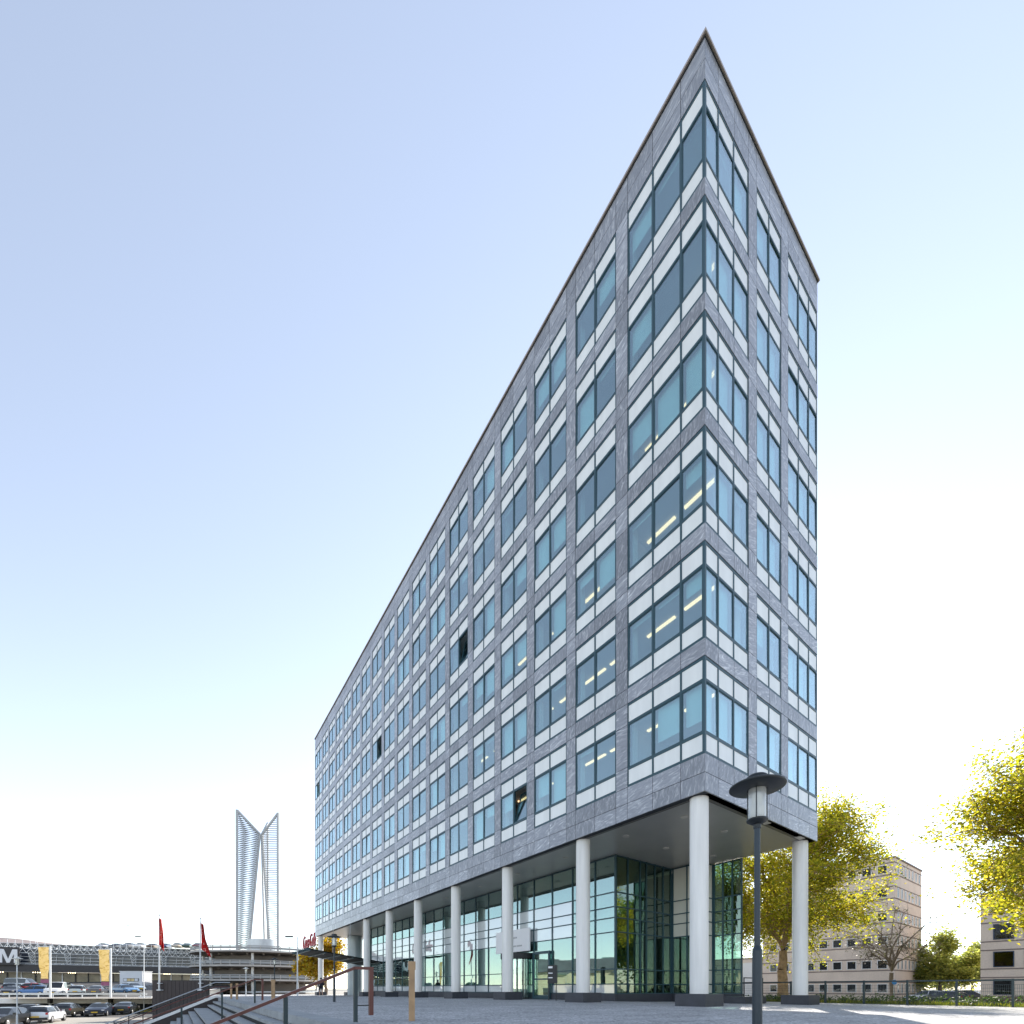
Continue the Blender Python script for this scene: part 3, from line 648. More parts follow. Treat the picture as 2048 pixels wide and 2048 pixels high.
# red script sign standing on the canopy
sg = empty('canopy_sign', tuple(Wp(-3.0, 44.7, cz(-3.0) + .1)), ANG - R(90))
tag(sg, 'red script letters standing on the dark entrance canopy', 'sign')
lm = text_mesh('Coca-Cola', 1.9, .07, .35, .0, 'letters', M['red'])
lo = place('letters', lm, sg, (0, 0, .55)); lo.rotation_euler = (R(90), 0, 0)
xs = [v.co.x for v in lm.vertices]; sx = 5.3 / (max(xs) - min(xs)); lo.scale = (sx, 1.0, 1)
mb = MB(); mb.bar((.3, 0.08, .5), (5.1, 0.08, .5), .05).bar((1.3, .08, 0), (1.3, .08, 1.5), .05).bar((4.2, .08, 0), (4.2, .08, 1.5), .05); mb.build('sign_support', M['black'], sg)

# ------------------------------------------------------------------ trees
def rvec(r): 
    while True:
        v = Vector((r.uniform(-1, 1), r.uniform(-1, 1), r.uniform(-1, 1)))
        if .05 < v.length < 1: return v
def limb(mb, p, q, r0, r1, r, seg=4, wob=.06, n=7):
    d = (q - p).length; prev = p; pr = r0; pts = [p]
    for i in range(1, seg + 1):
        t = i / seg; c = p.lerp(q, t) + rvec(r) * d * wob * (0 if i == seg else 1) + Vector((0, 0, d * .05 * math.sin(t * math.pi)))
        rr = r0 + (r1 - r0) * t; mb.cyl(prev, c, pr, rr, n=n, caps=False); prev, pr = c, rr; pts.append(c)
    return pts
def leaves_mesh(cent, size, n_each, spread, mat, r, droop=.5):
    rs = np.random.RandomState(r.randint(0, 10 ** 6))
    C = np.repeat(np.array(cent), n_each, axis=0); n = len(C)
    C = C + rs.normal(0, 1, (n, 3)) * np.array(spread)
    nrm = rs.normal(0, 1, (n, 3)); nrm[:, 2] = np.abs(nrm[:, 2]) + droop; nrm /= np.linalg.norm(nrm, axis=1)[:, None]
    t = rs.normal(0, 1, (n, 3)); t -= (t * nrm).sum(1)[:, None] * nrm; t /= np.linalg.norm(t, axis=1)[:, None]
    b = np.cross(nrm, t); s = size * rs.uniform(.55, 1.25, n)[:, None]
    fold = nrm * s * .12
    V = np.empty((n, 4, 3)); V[:, 0] = C - t * s * .55; V[:, 1] = C + b * s * .48 + fold; V[:, 2] = C + t * s * .6; V[:, 3] = C - b * s * .48 + fold
    me = bpy.data.meshes.new('crown'); me.vertices.add(n * 4); me.vertices.foreach_set('co', V.reshape(-1))
    me.loops.add(n * 4); me.loops.foreach_set('vertex_index', np.arange(n * 4, dtype=np.int32))
    me.polygons.add(n); me.polygons.foreach_set('loop_start', np.arange(0, n * 4, 4, dtype=np.int32)); me.polygons.foreach_set('loop_total', np.full(n, 4, dtype=np.int32))
    me.update(); me.validate(); me.materials.append(mat); return me
def make_tree(name, loc, h, fork, rad, trunk_r, leafm, barkm, seed, leaf=.16, limbs=9, sub=7, tw=6, per=14, spread=.28, ctr=None, flat=1.0, bare=0.0, low=0.0, lean=(0, 0)):
    r = random.Random(seed); root = empty(name, loc)
    tb = MB(); top = Vector((lean[0], lean[1], fork))
    limb(tb, Vector((0, 0, -.1)), top, trunk_r * 1.25, trunk_r * .8, r, 5, .035, 12)
    cz_ = (h + fork + low) / 2; ch = (h - fork - low) / 2
    cc = Vector((lean[0], lean[1], cz_)) if ctr is None else Vector(ctr)
    cent = []
    for i in range(limbs):
        th = 2 * math.pi * (i + r.uniform(-.3, .3)) / limbs; el = r.uniform(-.55, 1.0)
        if i < 2: el = 1.2
        d = Vector((math.cos(th) * math.cos(el), math.sin(th) * math.cos(el), math.sin(el)))
        e = cc + Vector((d.x * rad, d.y * rad, d.z * ch)) * r.uniform(.55, .75)
        st = top.lerp(Vector((lean[0], lean[1], fork + (h - fork) * .35)), r.uniform(0, .6) if i > 3 else r.uniform(0, .15))
        pts = limb(tb, st, e, trunk_r * .42, trunk_r * .14, r, 5, .07)
        for j in range(sub):
            bp = pts[r.randint(2, 5)]; dv = (rvec(r) + d * .75).normalized()
            e2 = bp + Vector((dv.x * rad, dv.y * rad, dv.z * ch)) * r.uniform(.22, .46)
            q = e2 - cc; k = math.sqrt((q.x / rad) ** 2 + (q.y / rad) ** 2 + (q.z / ch) ** 2)
            if k > 1.0: e2 = cc + q / k * r.uniform(.88, 1.04)
            p2 = limb(tb, bp, e2, trunk_r * .13, trunk_r * .05, r, 3, .09, 5)
            for m in range(tw):
                b3 = p2[r.randint(1, 3)]; e3 = b3 + rvec(r) * rad * .17 + Vector((0, 0, .1))
                tb.cyl(b3, e3, trunk_r * .04, trunk_r * .015, n=4, caps=False)
                if r.random() > bare: cent.append(tuple(e3)); cent.append(tuple(b3.lerp(e3, .5)))
    tb.build('trunk', barkm, root)
    if cent: place('crown', leaves_mesh(cent, leaf, per, (spread, spread, spread * .75 * flat), leafm, r), root)
    return root
t1 = make_tree('plane_tree', tuple(atY(1566, 29.5, -.45)), 13.0, 3.5, 6.3, .27, M['leaf_gold'], M['bark'], 11, .125, 18, 15, 7, 20, .30, low=-2.6)
tag(t1, 'broad yellow-green plane tree with a mottled trunk behind the fence', 'tree')
t2 = make_tree('plane_tree', (22.7, 16.6, -.5), 11.6, 3.2, 5.8, .26, M['leaf_gold'], M['bark'], 29, .112, 22, 15, 8, 19, .27, low=-1.8)
tag(t2, 'yellow plane tree overhanging the fence before the beige block with dark blue windows', 'tree')
t3 = make_tree('plane_tree', (34.0, 24.0, -.9), 12.5, 3.4, 6.4, .27, M['leaf_gold'], M['bark'], 31, .22, 10, 8, 6, 18, .36)
tag(t3, 'yellow-green plane tree further along the fence, mirrored in the lobby side glass', 'tree')
for i_, (x_, y_, sd_) in enumerate(((33, 17.5, 61), (45, 30, 67), (43, 22, 71))):
    q_ = make_tree('plane_tree', (x_, y_, -1.0), 14.0, 3.2, 7.0, .3, M['leaf_green'], M['bark'], sd_, .26, 10, 8, 6, 18, .42, low=-1.8)
    tag(q_, ('green plane tree past the yellow one along the fence', 'tall green plane tree deep behind the fence mirrored in the lobby side', 'green plane tree in the middle of the far row mirrored in the lobby side')[i_], 'tree')
t4 = make_tree('bare_tree', tuple(atY(1783, 38, -1.0)), 8.8, 2.9, 3.6, .17, M['leaf_dark'], M['twig'], 41, .12, 11, 12, 10, 1, .12, bare=.7)
tag(t4, 'nearly leafless tree with fine grey twigs before the beige tower block', 'tree')
t5 = make_tree('leafy_tree', tuple(atY(1880, 66, -1.1)), 9.8, 2.2, 4.3, .25, M['leaf_pale'], M['twig'], 43, .32, 9, 8, 5, 16, .5, low=-1.6)
tag(t5, 'green leafy tree standing beside the parked cars and the beige tower block', 'tree')
t6 = make_tree('leafy_tree', tuple(atY(1945, 78, -1.1)), 9.5, 2.2, 5.0, .25, M['leaf_pale'], M['twig'], 47, .36, 9, 8, 5, 16, .55, low=-1.6)
tag(t6, 'pale sunlit green tree in the gap against the block with dark blue windows', 'tree')
t7 = make_tree('leafy_tree', tuple(atY(1912, 100, -1.1)), 8.5, 2.2, 5.5, .25, M['leaf_pale'], M['twig'], 53, .4, 8, 8, 5, 14, .6, low=-1.6)
tag(t7, 'low rounded green tree far off at the end of the side street', 'tree')
t8 = make_tree('autumn_tree', tuple(atY(652, 78, -.6)), 10.5, 2.6, 4.4, .25, M['leaf_orange'], M['twig'], 59, .34, 9, 8, 5, 16, .5, low=-1.8)
tag(t8, 'amber autumn tree seen under the far end of the office block', 'tree')

# ------------------------------------------------------------------ beige blocks on the right
def block(name, a, b, la, lb, h, z0, label, lwin, rwin, frame, wsz, nsz, floors=6, fh=3.2, first=1.0, base=None, step=1.75):
    """corner nearest the camera at local (0,0); long front on x=0 going +y, narrow front on y=0 going +x"""
    root = empty(name, tuple(Wp(a, b, z0)), ANG); tag(root, label, 'building')
    w = MB(); w.box(0, 0, -1.5, la, lb, h); w.build('wall', M['beige'], root)
    MB().box(-.12, -.12, h, la + .12, lb + .12, h + .22).build('roof', M['beige_band'], root)
    if base: MB().box(-.03, -.03, -1.4, la + .03, lb + .03, .75).build('brick_base', M['brick'], root)
    bd = MB()
    for f in range(floors):
        z = first + f * fh
        for zz in (z - .28, z + wsz[1] + .12): bd.box(-.04, -.04, zz, la + .04, lb + .04, zz + .14)
    bd.build('string_course', M['beige_band'], root)
    fr = {}
    for key, (ww, hh) in (('l', wsz), ('r', nsz)):
        m = MB(); t = .09
        m.box(-.07, 0, 0, .0, t, hh).box(-.07, ww - t, 0, .0, ww, hh).box(-.07, t, 0, .0, ww - t, t).box(-.07, t, hh - t, .0, ww - t, hh)
        fr[key] = (m.mesh('window', frame), MB().box(-.035, t, t, -.005, ww - t, hh - t).mesh('pane', M['darkpane']), MB().box(-.004, t, t, -.002, ww - t, hh - t).mesh('room_shade', M['darkroom']))  # last mesh: thin dark sheet behind the pane, painted shade of the room
    for f in range(floors):
        z = first + f * fh
        for k in range(lwin):
            o = place('window', fr['l'][0], root, (-.002, .75 + step * k, z)); place('pane', fr['l'][1], o); place('room_shade', fr['l'][2], o)
        for k in range(rwin):
            p = (la - 1.0) / rwin
            o = place('window', fr['r'][0], root, (.5 + p * k + p * .5 + nsz[0] / 2, -.002, z + (wsz[1] - nsz[1]) / 2), R(90)); place('pane', fr['r'][1], o); place('room_shade', fr['r'][2], o)
    return root
ca, cb = toAB(atY(1789.5, 61))
bt = block('apartment_tower', ca, cb, 12.6, 17.0, 19.1, -1.1, 'beige six-storey block with rows of narrow windows on its sunlit end', 9, 7, M['whiteframe'], (1.15, 1.2), (.62, 1.35), 6, 3.2, 1.15)
for k_, (x_, y_, w_, h_) in enumerate(((1.5, 2.0, 2.2, 1.0), (5.5, 6.0, 3.0, 1.6), (2.5, 10.0, 1.4, .8))): MB().box(x_, y_, 19.32, x_ + w_, y_ + w_, 19.32 + h_).build('roof_unit', M['steel'], bt)
bw = block('apartment_wing', ca + .05, cb + 17.0, 12.0, 22.0, 6.6, -1.1, 'low beige wing with white-framed windows behind the mottled tree trunk', 12, 0, M['whiteframe'], (1.15, 1.2), (.62, 1.35), 2, 3.2, 1.15)
# white entrance bay on the wing
MB().box(-.10, 17.15 - 17.0 + .2, -.2, -.01, 4.6, 6.0).build('entrance_bay', M['whiteframe'], bw)
eb_ = MB().box(-.2, 1.6, 2.5, -.11, 4.2, 2.7).box(-.2, 1.5, 0, -.11, 1.62, 2.49).build('entrance_surround', M['blueframe'], bw)
ca2, cb2 = toAB(atY(1961, 57))
b3 = block('office_annex', ca2, cb2 - 24.0, 14.0, 24.0, 13.3, -1.1, 'beige block with large dark blue window frames and brown brick base', 9, 0, M['blueframe'], (1.75, 1.9), (.6, 1.2), 4, 3.35, .95, base=True, step=2.55)
MB().box(1.2, 1.0, 13.52, 13.0, 20.5, 16.8).build('roof_storey', M['beige'], b3)

# ------------------------------------------------------------------ fence, planting
FA = 11.55
fence = empty('fence', tuple(Wp(FA, 0, 0)), ANG); tag(fence, 'black metal fence with wire mesh panels along the lawn', 'fence')
pb = [-.9 - 1.55 * k for k in range(-9, 8)]
zf = lambda b: zp(FA, b) - .02
for b in pb: MB().box(-.035, b - .035, zf(b) - .1, .035, b + .035, zf(b) + 1.10).build('post', M['post'], fence)
for b1, b0 in zip(pb[:-1], pb[1:]):
    z = zf((b0 + b1) / 2)
    MB().box(-.028, b0 + .036, z + 1.02, .028, b1 - .036, z + 1.085).build('top_rail', M['post'], fence)
    wm = MB(); n = int((b1 - b0) / .055)
    for k in range(1, n): y = b0 + (b1 - b0) * k / n; wm.box(-.003, y - .003, z + .06, .003, y + .003, z + .88)
    for k in range(7): zz = z + .06 + .82 * k / 6; wm.box(-.0035, b0 + .04, zz - .0045, .0035, b1 - .04, zz + .0045)
    wm.build('wire_mesh', M['post'], fence, kind='stuff')
gr = np.random.RandomState(5)
def grass_patch(name, fn, n, h, w, mat, label):
    V = []; F = []
    for i in range(n):
        a, b = fn(gr); p = Wp(a, b, -0.17 - 0.95 * sstep(a, 13, 26)); hh = h * gr.uniform(.4, 1.3); th = gr.uniform(0, 6.28); dx, dy = math.cos(th) * w, math.sin(th) * w; lx, ly = gr.normal(0, hh * .35, 2)
        k = len(V); V += [(p.x - dx, p.y - dy, p.z), (p.x + dx, p.y + dy, p.z), (p.x + lx, p.y + ly, p.z + hh)]; F.append((k, k + 1, k + 2))
    me = bpy.data.meshes.new(name); me.from_pydata(V, [], F); me.materials.append(mat); o = place(name, me); tag(o, label, 'grass', kind='stuff'); return o
grass_patch('grass', lambda g: (11.8 + 14 * g.rand() ** 1.6, g.uniform(-16, 16)), 42000, .22, .02, M['grass'], 'rough sunlit grass behind the wire fence')
sh_r = random.Random(8)
for k in range(9):
    b = 5.2 - 1.25 * k; root = empty('shrub', tuple(Wp(12.6 + sh_r.uniform(-.2, .6), b + sh_r.uniform(-.3, .3), -.2)))
    cents = []; st = MB()
    for j in range(22):
        e = Vector((sh_r.gauss(0, .34), sh_r.gauss(0, .34), sh_r.uniform(.1, .42))); st.cyl((e.x * .3, e.y * .3, -.05), tuple(e), .008, .004, n=4, caps=False); cents.append(tuple(e))
    st.build('stems', M['twig'], root); place('foliage', leaves_mesh(cents, .075, 26, (.11, .11, .08), M['leaf_shrub'], sh_r), root)
    tag(root, 'low green shrub growing along the foot of the wire fence', 'shrub', 'shrubs along the fence')
# short railing on the terrace step by the narrow front
rl = empty('terrace_railing', tuple(Wp(7.0, 2.3, .22)), ANG); tag(rl, 'short black railing on the terrace step beside the dark lobby glass', 'railing')
for x in (0, .9, 1.75): MB().bar((x, 0, 0), (x, 0, .85), .04).build('post', M['black'], rl)
MB().bar((-.02, 0, .87), (1.77, 0, .87), .045).build('rail', M['black'], rl)
# blue round sign on a post by the bare tree
bsn = empty('street_sign', tuple(atY(1788, 36.5, -1.05))); tag(bsn, 'small blue sign on a thin post beside the bare tree', 'sign')
MB().cyl((0, 0, 0), (0, 0, 2.3), .03, n=8).build('post', M['steel'], bsn); MB().cyl((0, -.03, 2.15), (0, -.05, 2.15), .2, n=20).build('sign_face', M['bluesign'], bsn)

# ------------------------------------------------------------------ lamps on the plaza
def lamp(loc, label, white=False, pole=3.05, cat='street lamp', group=None):
    root = empty('street_lamp', loc); tag(root, label, cat, group)
    pm_ = M['whitesteel'] if white else M['lampblue']; dk = M['lampwhite'] if white else M['lampdark']
    hz = pole - .62
    m = MB(); m.cyl((0, 0, -.05), (0, 0, 1.05), .055, n=20).cyl((0, 0, 1.05), (0, 0, 1.11), .055, .033, n=20, caps=False).cyl((0, 0, 1.11), (0, 0, hz), .033, n=20); m.build('pole', pm_, root)
    m = MB(); m.cyl((0, 0, hz), (0, 0, hz + .05), .042, n=20); m.build('collar', dk, root)
    m = MB(); m.lathe([(.0, hz + .05), (.06, hz + .05), (.115, hz + .085), (.12, hz + .105), (.0, hz + .115)], 28); m.build('tray', dk, root)
    m = MB(); m.lathe([(.098, hz + .115), (.098, hz + .46)], 28); gl = m.build('glass_cylinder', M['lampglass'], root)
    m = MB(); m.lathe([(.0, hz + .116), (.075, hz + .116), (.075, hz + .27), (.05, hz + .285), (.06, hz + .32), (.05, hz + .35), (.06, hz + .38), (.05, hz + .41), (.0, hz + .42)], 24); m.build('reflector', M['lampwhite'], gl)
    m = MB()
    for k in range(4):
        a = R(45 + 90 * k + 12); m.cyl((.102 * math.cos(a), .102 * math.sin(a), hz + .11), (.102 * math.cos(a), .102 * math.sin(a), hz + .47), .006, n=6)
    m.build('guard_rods', dk, root)
    m = MB(); m.lathe([(.0, hz + .462), (.11, hz + .462), (.29, hz + .475), (.305, hz + .485), (.305, hz + .50), (.28, hz + .515), (.13, hz + .55), (.12, hz + .57), (.125, hz + .60), (.10, hz + .625), (.0, hz + .635)], 40); m.build('hood', dk, root)
    return root
lamp(tuple(atY(1514.5, 5.45, 0)), 'dark lamp with a wide hood and glass cylinder before the corner column', False, 3.12)
lamp(tuple(atY(668.5, 20.7, 0)), 'dark hooded lamp standing before the far entrance canopy')
lamp(tuple(atY(549, 36.0, -.05)), 'dark hooded lamp behind the wooden post near the spiral car ramp')
lamp(tuple(atY(492, 49.0, -.2)), 'sunlit hooded lamp by the top of the stairs before the car ramp', True)  # white finish puts the sunlight into this lamp's colour
lamp(tuple(atY(34, 32.6, -2.4)), 'tall white hooded lamp in the lower car park beside the black hatchback', True, 5.25)
# wooden bollards
def bollard(loc, h, w, label, lean=0):
    root = empty('wooden_post', loc); m = MB(); m.box(-w / 2, -w / 2, -.1, w / 2, w / 2, h * .86); m.build('shaft', M['wood'], root)
    m = MB(); m.box(-w * .62, -w * .56, h * .86, w * .62, w * .56, h); m.build('head', M['wood'], root); root.rotation_euler = (0, lean, .35); tag(root, label, 'post')
bollard(tuple(atY(823.5, 8.5, 0)), 1.10, .10, 'square oak post standing alone on the plaza before the columns')
bollard(tuple(atY(546.5, 25.0, 0)), 1.08, .17, 'square oak post in front of the dark lamp beside the red handrail')
bollard(tuple(atY(462.5, 28.6, 0)), .90, .10, 'slim oak post at the plaza edge, the one closer to the brown wall')
bollard(tuple(atY(474, 28.2, 0)), .92, .10, 'slim oak post at the plaza edge, the one closer to the far handrail')
# info board
ib = empty('mailbox_stand', tuple(atY(1105, 23.2, 0)), ANG - R(90) + R(35)); tag(ib, 'black board with pale labels on two legs by the side door', 'sign')
for x in (-.19, .19): MB().box(x - .02, -.02, -.02, x + .02, .02, .9).build('leg', M['black'], ib)
MB().box(-.24, -.07, .85, .24, .07, 1.78).build('box', M['black'], ib)
for z, h in ((1.62, .1), (1.35, .05), (1.12, .05)): MB().box(-.2, -.078, z, .02, -.071, z + h).build('label_strip', M['signwhite'], ib)

# ------------------------------------------------------------------ stairs down from the plaza
stairs = empty('stairs', tuple(C0), ANG); tag(stairs, 'wide grey concrete stairs descending from the plaza to the car park', 'stairs')
nos = [(-12.14, -.20), (-12.42, -.40), (-13.10, -.60)]
a, z = -13.10, -.60
while z > -2.2: a -= .285; z -= .185; nos.append((a, z))
prev = -11.83
BL0, BL1 = -12.0, 25.6
for i, (a, z) in enumerate(nos):
    n = 6; w = (BL1 - BL0) / n
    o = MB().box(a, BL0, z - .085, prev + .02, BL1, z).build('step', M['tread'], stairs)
    MB().box(a + .06, BL0 + .02, z - .30, prev + .02, BL1 - .02, z - .0851).build('tread_gap_shade', M['dark'], o)  # near-black block paints the shade of the open gap under each tread
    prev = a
MB().box(-11.83 - .04, BL0, -.17, -11.40, BL1, .012).build('kerb', M['tread'], stairs)
STEP_END = prev
# stringer with pale band on its far side
str_ = empty('stringer_wall', tuple(Wp(0, 25.75, 0)), ANG); tag(str_, 'dark sloping side wall of the stairs with a pale top band', 'wall')
m = MB(); zt = lambda a: .02 + .46 * (a + 12.0) if a < -12.0 else .02
pts = [(-11.6, .02), (-12.0, .02), (-17.0, zt(-17.0)), (-17.0, -2.5), (-11.6, -2.5)]
for y0, y1 in ((0, .35),):
    k = len(m.v); m.v += [(x, y0, zz) for x, zz in pts] + [(x, y1, zz) for x, zz in pts]; q = len(pts)
    m.face([k + i for i in range(q)]); m.face([k + q + i for i in range(q)][::-1])
    for i in range(q): j = (i + 1) % q; m.face((k + j, k + i, k + q + i, k + q + j))
m.build('wall', M['brownwall'], str_)
m = MB(); m.bar((-11.6, .175, .1), (-12.0, .175, .1), .40, .15).bar((-12.0, .175, .1), (-17.0, .175, zt(-17) + .08), .40, .15); m.build('top_band', M['concrete_light'], str_)
rl2 = empty('stair_railing', tuple(Wp(0, 25.92, 0)), ANG); tag(rl2, 'black railing with a steel top rail along the sloping stair wall', 'railing')
hz = lambda a: .98 + .46 * (a + 12.0) if a < -12.0 else .98
for k in range(9):
    a = -11.7 - .64 * k; MB().bar((a, 0, zt(a) + .1), (a, 0, hz(a)), .045).build('post', M['black'], rl2)
MB().tube([(-11.2, 0, .98), (-12.0, 0, .98), (-17.2, 0, hz(-17.2))], .03, 8).build('top_rail', M['steel'], rl2)
MB().tube([(-11.2, 0, .80), (-12.0, 0, .80), (-17.2, 0, hz(-17.2) - .18)], .022, 8).build('mid_rail', M['black'], rl2)
MB().tube([(-11.3, -.12, .70), (-12.0, -.12, .70), (-17.2, -.12, hz(-17.2) - .28)], .028, 8).build('hand_rail', M['rust'], rl2)
def handrail(b, label, top=.96):
    root = empty('handrail', tuple(Wp(0, b, 0)), ANG); tag(root, label, 'handrail')
    hz_ = lambda a: top + .43 * (a + 11.42) if a < -11.42 else top
    m = MB(); m.bar((-16.6, 0, hz_(-16.6)), (-11.42, 0, top), .075, .05).bar((-11.44, 0, top), (-11.12, 0, top), .075, .05); m.build('rail', M['rust'], root)
    MB().box(-11.16, -.035, .12, -11.09, .035, top + .024).build('end_bar', M['rust'], root)
    def ground(a):
        if a > -11.83: return 0
        for x, zz in nos:
            if a >= x: return zz
        return -2.4
    for a in (-11.40, -12.52, -13.8, -15.2): MB().box(a - .03, -.03, ground(a) - .03, a + .03, .03, hz_(a) - .025).build('post', M['post'], root)
    MB().bar((-11.37, 0, .30), (-11.17, 0, .30), .02).build('bracket', M['black'], root)
handrail(-.25, 'red-brown handrail on the stairs beside the lone oak post')
handrail(12.7, 'red-brown handrail farther along the stairs near the slim oak posts')

# ------------------------------------------------------------------ brown wall and flag poles
bwall = empty('retaining_wall', tuple(atY(359, 46.5, -2.45))); tag(bwall, 'dark brown clad wall behind the two flag poles', 'wall')
m = MB(); x0 = atY(305, 45, 0).x - atY(359, 46.5).x; x1 = atY(414, 45).x - atY(359, 46.5).x
m.box(x0, -1.5, 0, x1, -1.1, 3.78); m.build('wall', M['brownwall'], bwall)
pn = MB()
for k in range(14): xx = x0 + (x1 - x0) * k / 14; MB().box(xx + .01, -1.54, .05, xx + (x1 - x0) / 14 - .01, -1.501, 3.80).build('cladding_panel', M['brownwall'], bwall)
MB().box(x0 - .02, -1.56, 3.801, x1 + .02, -1.08, 3.86).build('wall_cap', M['black'], bwall)
def flagpole(x, ytop, spread, label, flab, seed):
    base = atY(x, 44.7, .45); root = empty('flag_pole', tuple(base)); tag(root, label, 'flag pole')
    H = EYE + (HY - ytop) * 44.7 / FPX - .45
    MB().cyl((0, 0, 0), (0, 0, H), .075, .04, n=16).build('pole', M['whitesteel'], root)
    MB().cyl((0, 0, H), (0, 0, H + .12), .055, .03, n=12).build('finial', M['black'], root)
    MB().box(-.22, -.1, -.05, .22, .27, .05).box(-.16, -.08, .62, .16, .27, .70).build('wall_bracket', M['whitesteel'], root)
    r = random.Random(seed); ph = r.uniform(0, 6)
    fz1 = H - .25; fz0 = H - 3.35
    def fn(s, t):
        z = fz1 + (fz0 - fz1) * (t * .82 + .18 * t * s) - .35 * s * spread
        w = spread * (.18 + .82 * t ** 1.1) * s
        return (.06 + w * .80 - .05 * math.sin(s * 9 + ph), .02 + .16 * math.sin(s * 12 + t * 3 + ph) * (.4 + s) * .8, z)
    m = MB(); m.grid(fn, 18, 24); fl = m.build('flag', M['flag'], None, tuple(base)); md = fl.modifiers.new('thickness', 'SOLIDIFY'); md.thickness = .012
    tag(fl, flab, 'flag')
flagpole(318.5, 1831, .42, 'white flag pole on the brown wall, the one nearer the car park', 'red flag hanging slack and narrow on the pole nearer the car park', 1)
flagpole(400.5, 1838, 1.15, 'white flag pole on the brown wall, the one nearer the plaza', 'red flag fanned open on the pole nearer the plaza', 2)

# ------------------------------------------------------------------ cars
def car(name, loc, heading, col, kind, label, metal=.3, group=None, simple=False, rear_glass=True):
    root = empty(name, loc, heading); tag(root, label, 'van' if 'van' in name else 'car', group)
    P = {'hatch': [(-2.05, .42, .62, .70, .70, .5), (-2.0, .28, .90, .98, .84, .70), (-1.82, .24, .95, 1.20, .87, .66), (-1.45, .22, .95, 1.42, .88, .62), (-.6, .2, .94, 1.48, .88, .62), (.25, .2, .93, 1.42, .88, .61), (1.0, .2, .90, .97, .88, .74), (1.55, .22, .82, .88, .86, .70), (1.95, .28, .68, .74, .80, .62), (2.06, .40, .52, .56, .66, .5)],
         'estate': [(-2.35, .42, .62, .70, .72, .5), (-2.30, .28, .90, .98, .86, .72), (-2.12, .24, .95, 1.24, .88, .68), (-1.85, .22, .96, 1.42, .89, .64), (-.6, .2, .95, 1.47, .89, .63), (.35, .2, .94, 1.40, .89, .62), (1.15, .2, .92, .98, .89, .76), (1.8, .22, .83, .89, .87, .72), (2.2, .28, .68, .74, .82, .64), (2.32, .40, .52, .56, .68, .5)],
         'sedan': [(-2.30, .42, .66, .74, .72, .55), (-2.25, .28, .92, .99, .85, .72), (-1.75, .24, .97, 1.05, .88, .72), (-1.1, .22, .96, 1.36, .89, .62), (-.4, .2, .95, 1.44, .89, .62), (.4, .2, .94, 1.37, .89, .61), (1.15, .2, .92, .98, .89, .76), (1.8, .22, .83, .89, .87, .72), (2.2, .28, .68, .74, .82, .64), (2.32, .40, .52, .56, .68, .5)],
         'van': [(-2.4, .42, .95, 1.0, .88, .80), (-2.38, .30, 1.08, 1.85, .95, .84), (-2.2, .24, 1.10, 1.98, .96, .84), (-.5, .22, 1.10, 2.02, .96, .84), (.7, .22, 1.10, 1.95, .96, .80), (1.45, .22, 1.06, 1.14, .95, .82), (2.1, .24, .92, .98, .92, .78), (2.35, .30, .70, .76, .86, .7), (2.42, .42, .54, .58, .74, .6)]}[kind]
    body = MB(); gl = MB()
    rings = []
    for (x, zb, zl, zt_, w, wt) in P:
        zm = zb + (zl - zb) * .55
        half = [(0, zb), (w * .82, zb), (w * .97, zb + .10), (w, zm), (w * .97, zl), (wt, zt_ - .045), (wt * .72, zt_), (0, zt_ + .012)]
        rings.append([(x, y, z) for y, z in half] + [(x, -y, z) for y, z in half[-2:0:-1]])
    n = len(rings[0])
    for i in range(len(rings) - 1):
        A, B = rings[i], rings[i + 1]; dz = P[i + 1][3] - P[i][3]
        cab = P[i][3] - P[i][2] > .2 or P[i + 1][3] - P[i + 1][2] > .2
        full = P[i][3] - P[i][2] > .2 and P[i + 1][3] - P[i + 1][2] > .2
        slope = abs(dz) > .13 and cab
        for j in range(n):
            k = (j + 1) % n; band = j if j < 7 else n - 1 - j
            g = (band == 4 and full) or (slope and band in (5, 6)) or (band == 4 and cab and not full and kind != 'van')
            if kind == 'van' and band == 4 and x < 0: pass
            t = gl if g else body; q = len(t.v); t.v += [A[j], A[k], B[k], B[j]]; t.face((q, q + 1, q + 2, q + 3), True)
    for R_, rev in ((rings[0], True), (rings[-1], False)):
        q = len(body.v); body.v += R_; idx = list(range(q, q + n)); body.face(idx[::-1] if rev else idx)
    pa = carpaint('car_paint_' + label[:14], col, metal)
    bo = body.build('body', pa, root); gl.build('window_glass', M['carglass'], root)
    if simple: return root
    L0, L1 = P[0][0], P[-1][0]; wv = P[4][4]
    tr = MB(); tr.box(L0 - .03, -.78, .30, L0 + .12, .78, .50).box(L1 - .12, -.74, .26, L1 + .03, .74, .44); tr.build('bumper', M['trim'], root)
    if kind != 'van':
        pl_ = MB()
        for x in (-.55, .32) if kind != 'hatch' else (-.45, ):
            for s in (-1, 1): pl_.bar((x, s * wv * .985, .95), (x - .06, s * .635, 1.40), .07, .03, up=(0, s, .3))
        pl_.build('pillar', pa, root)
    for sx_ in (L0 + .78, L1 - .82):
        for s in (-1, 1):
            w_ = empty('wheel', (sx_, s * (wv - .10), .31), 0, root)
            MB().cyl((0, -.10, 0), (0, .115 * 1.0, 0), .315, n=20).build('tyre', M['tyre'], w_) if s > 0 else MB().cyl((0, -.115, 0), (0, .10, 0), .315, n=20).build('tyre', M['tyre'], w_)
            MB().cyl((0, s * .10, 0), (0, s * .125, 0), .21, .17, n=14).build('rim', M['rim'], w_)
    rz_ = P[1][2] if kind != 'van' else 1.0
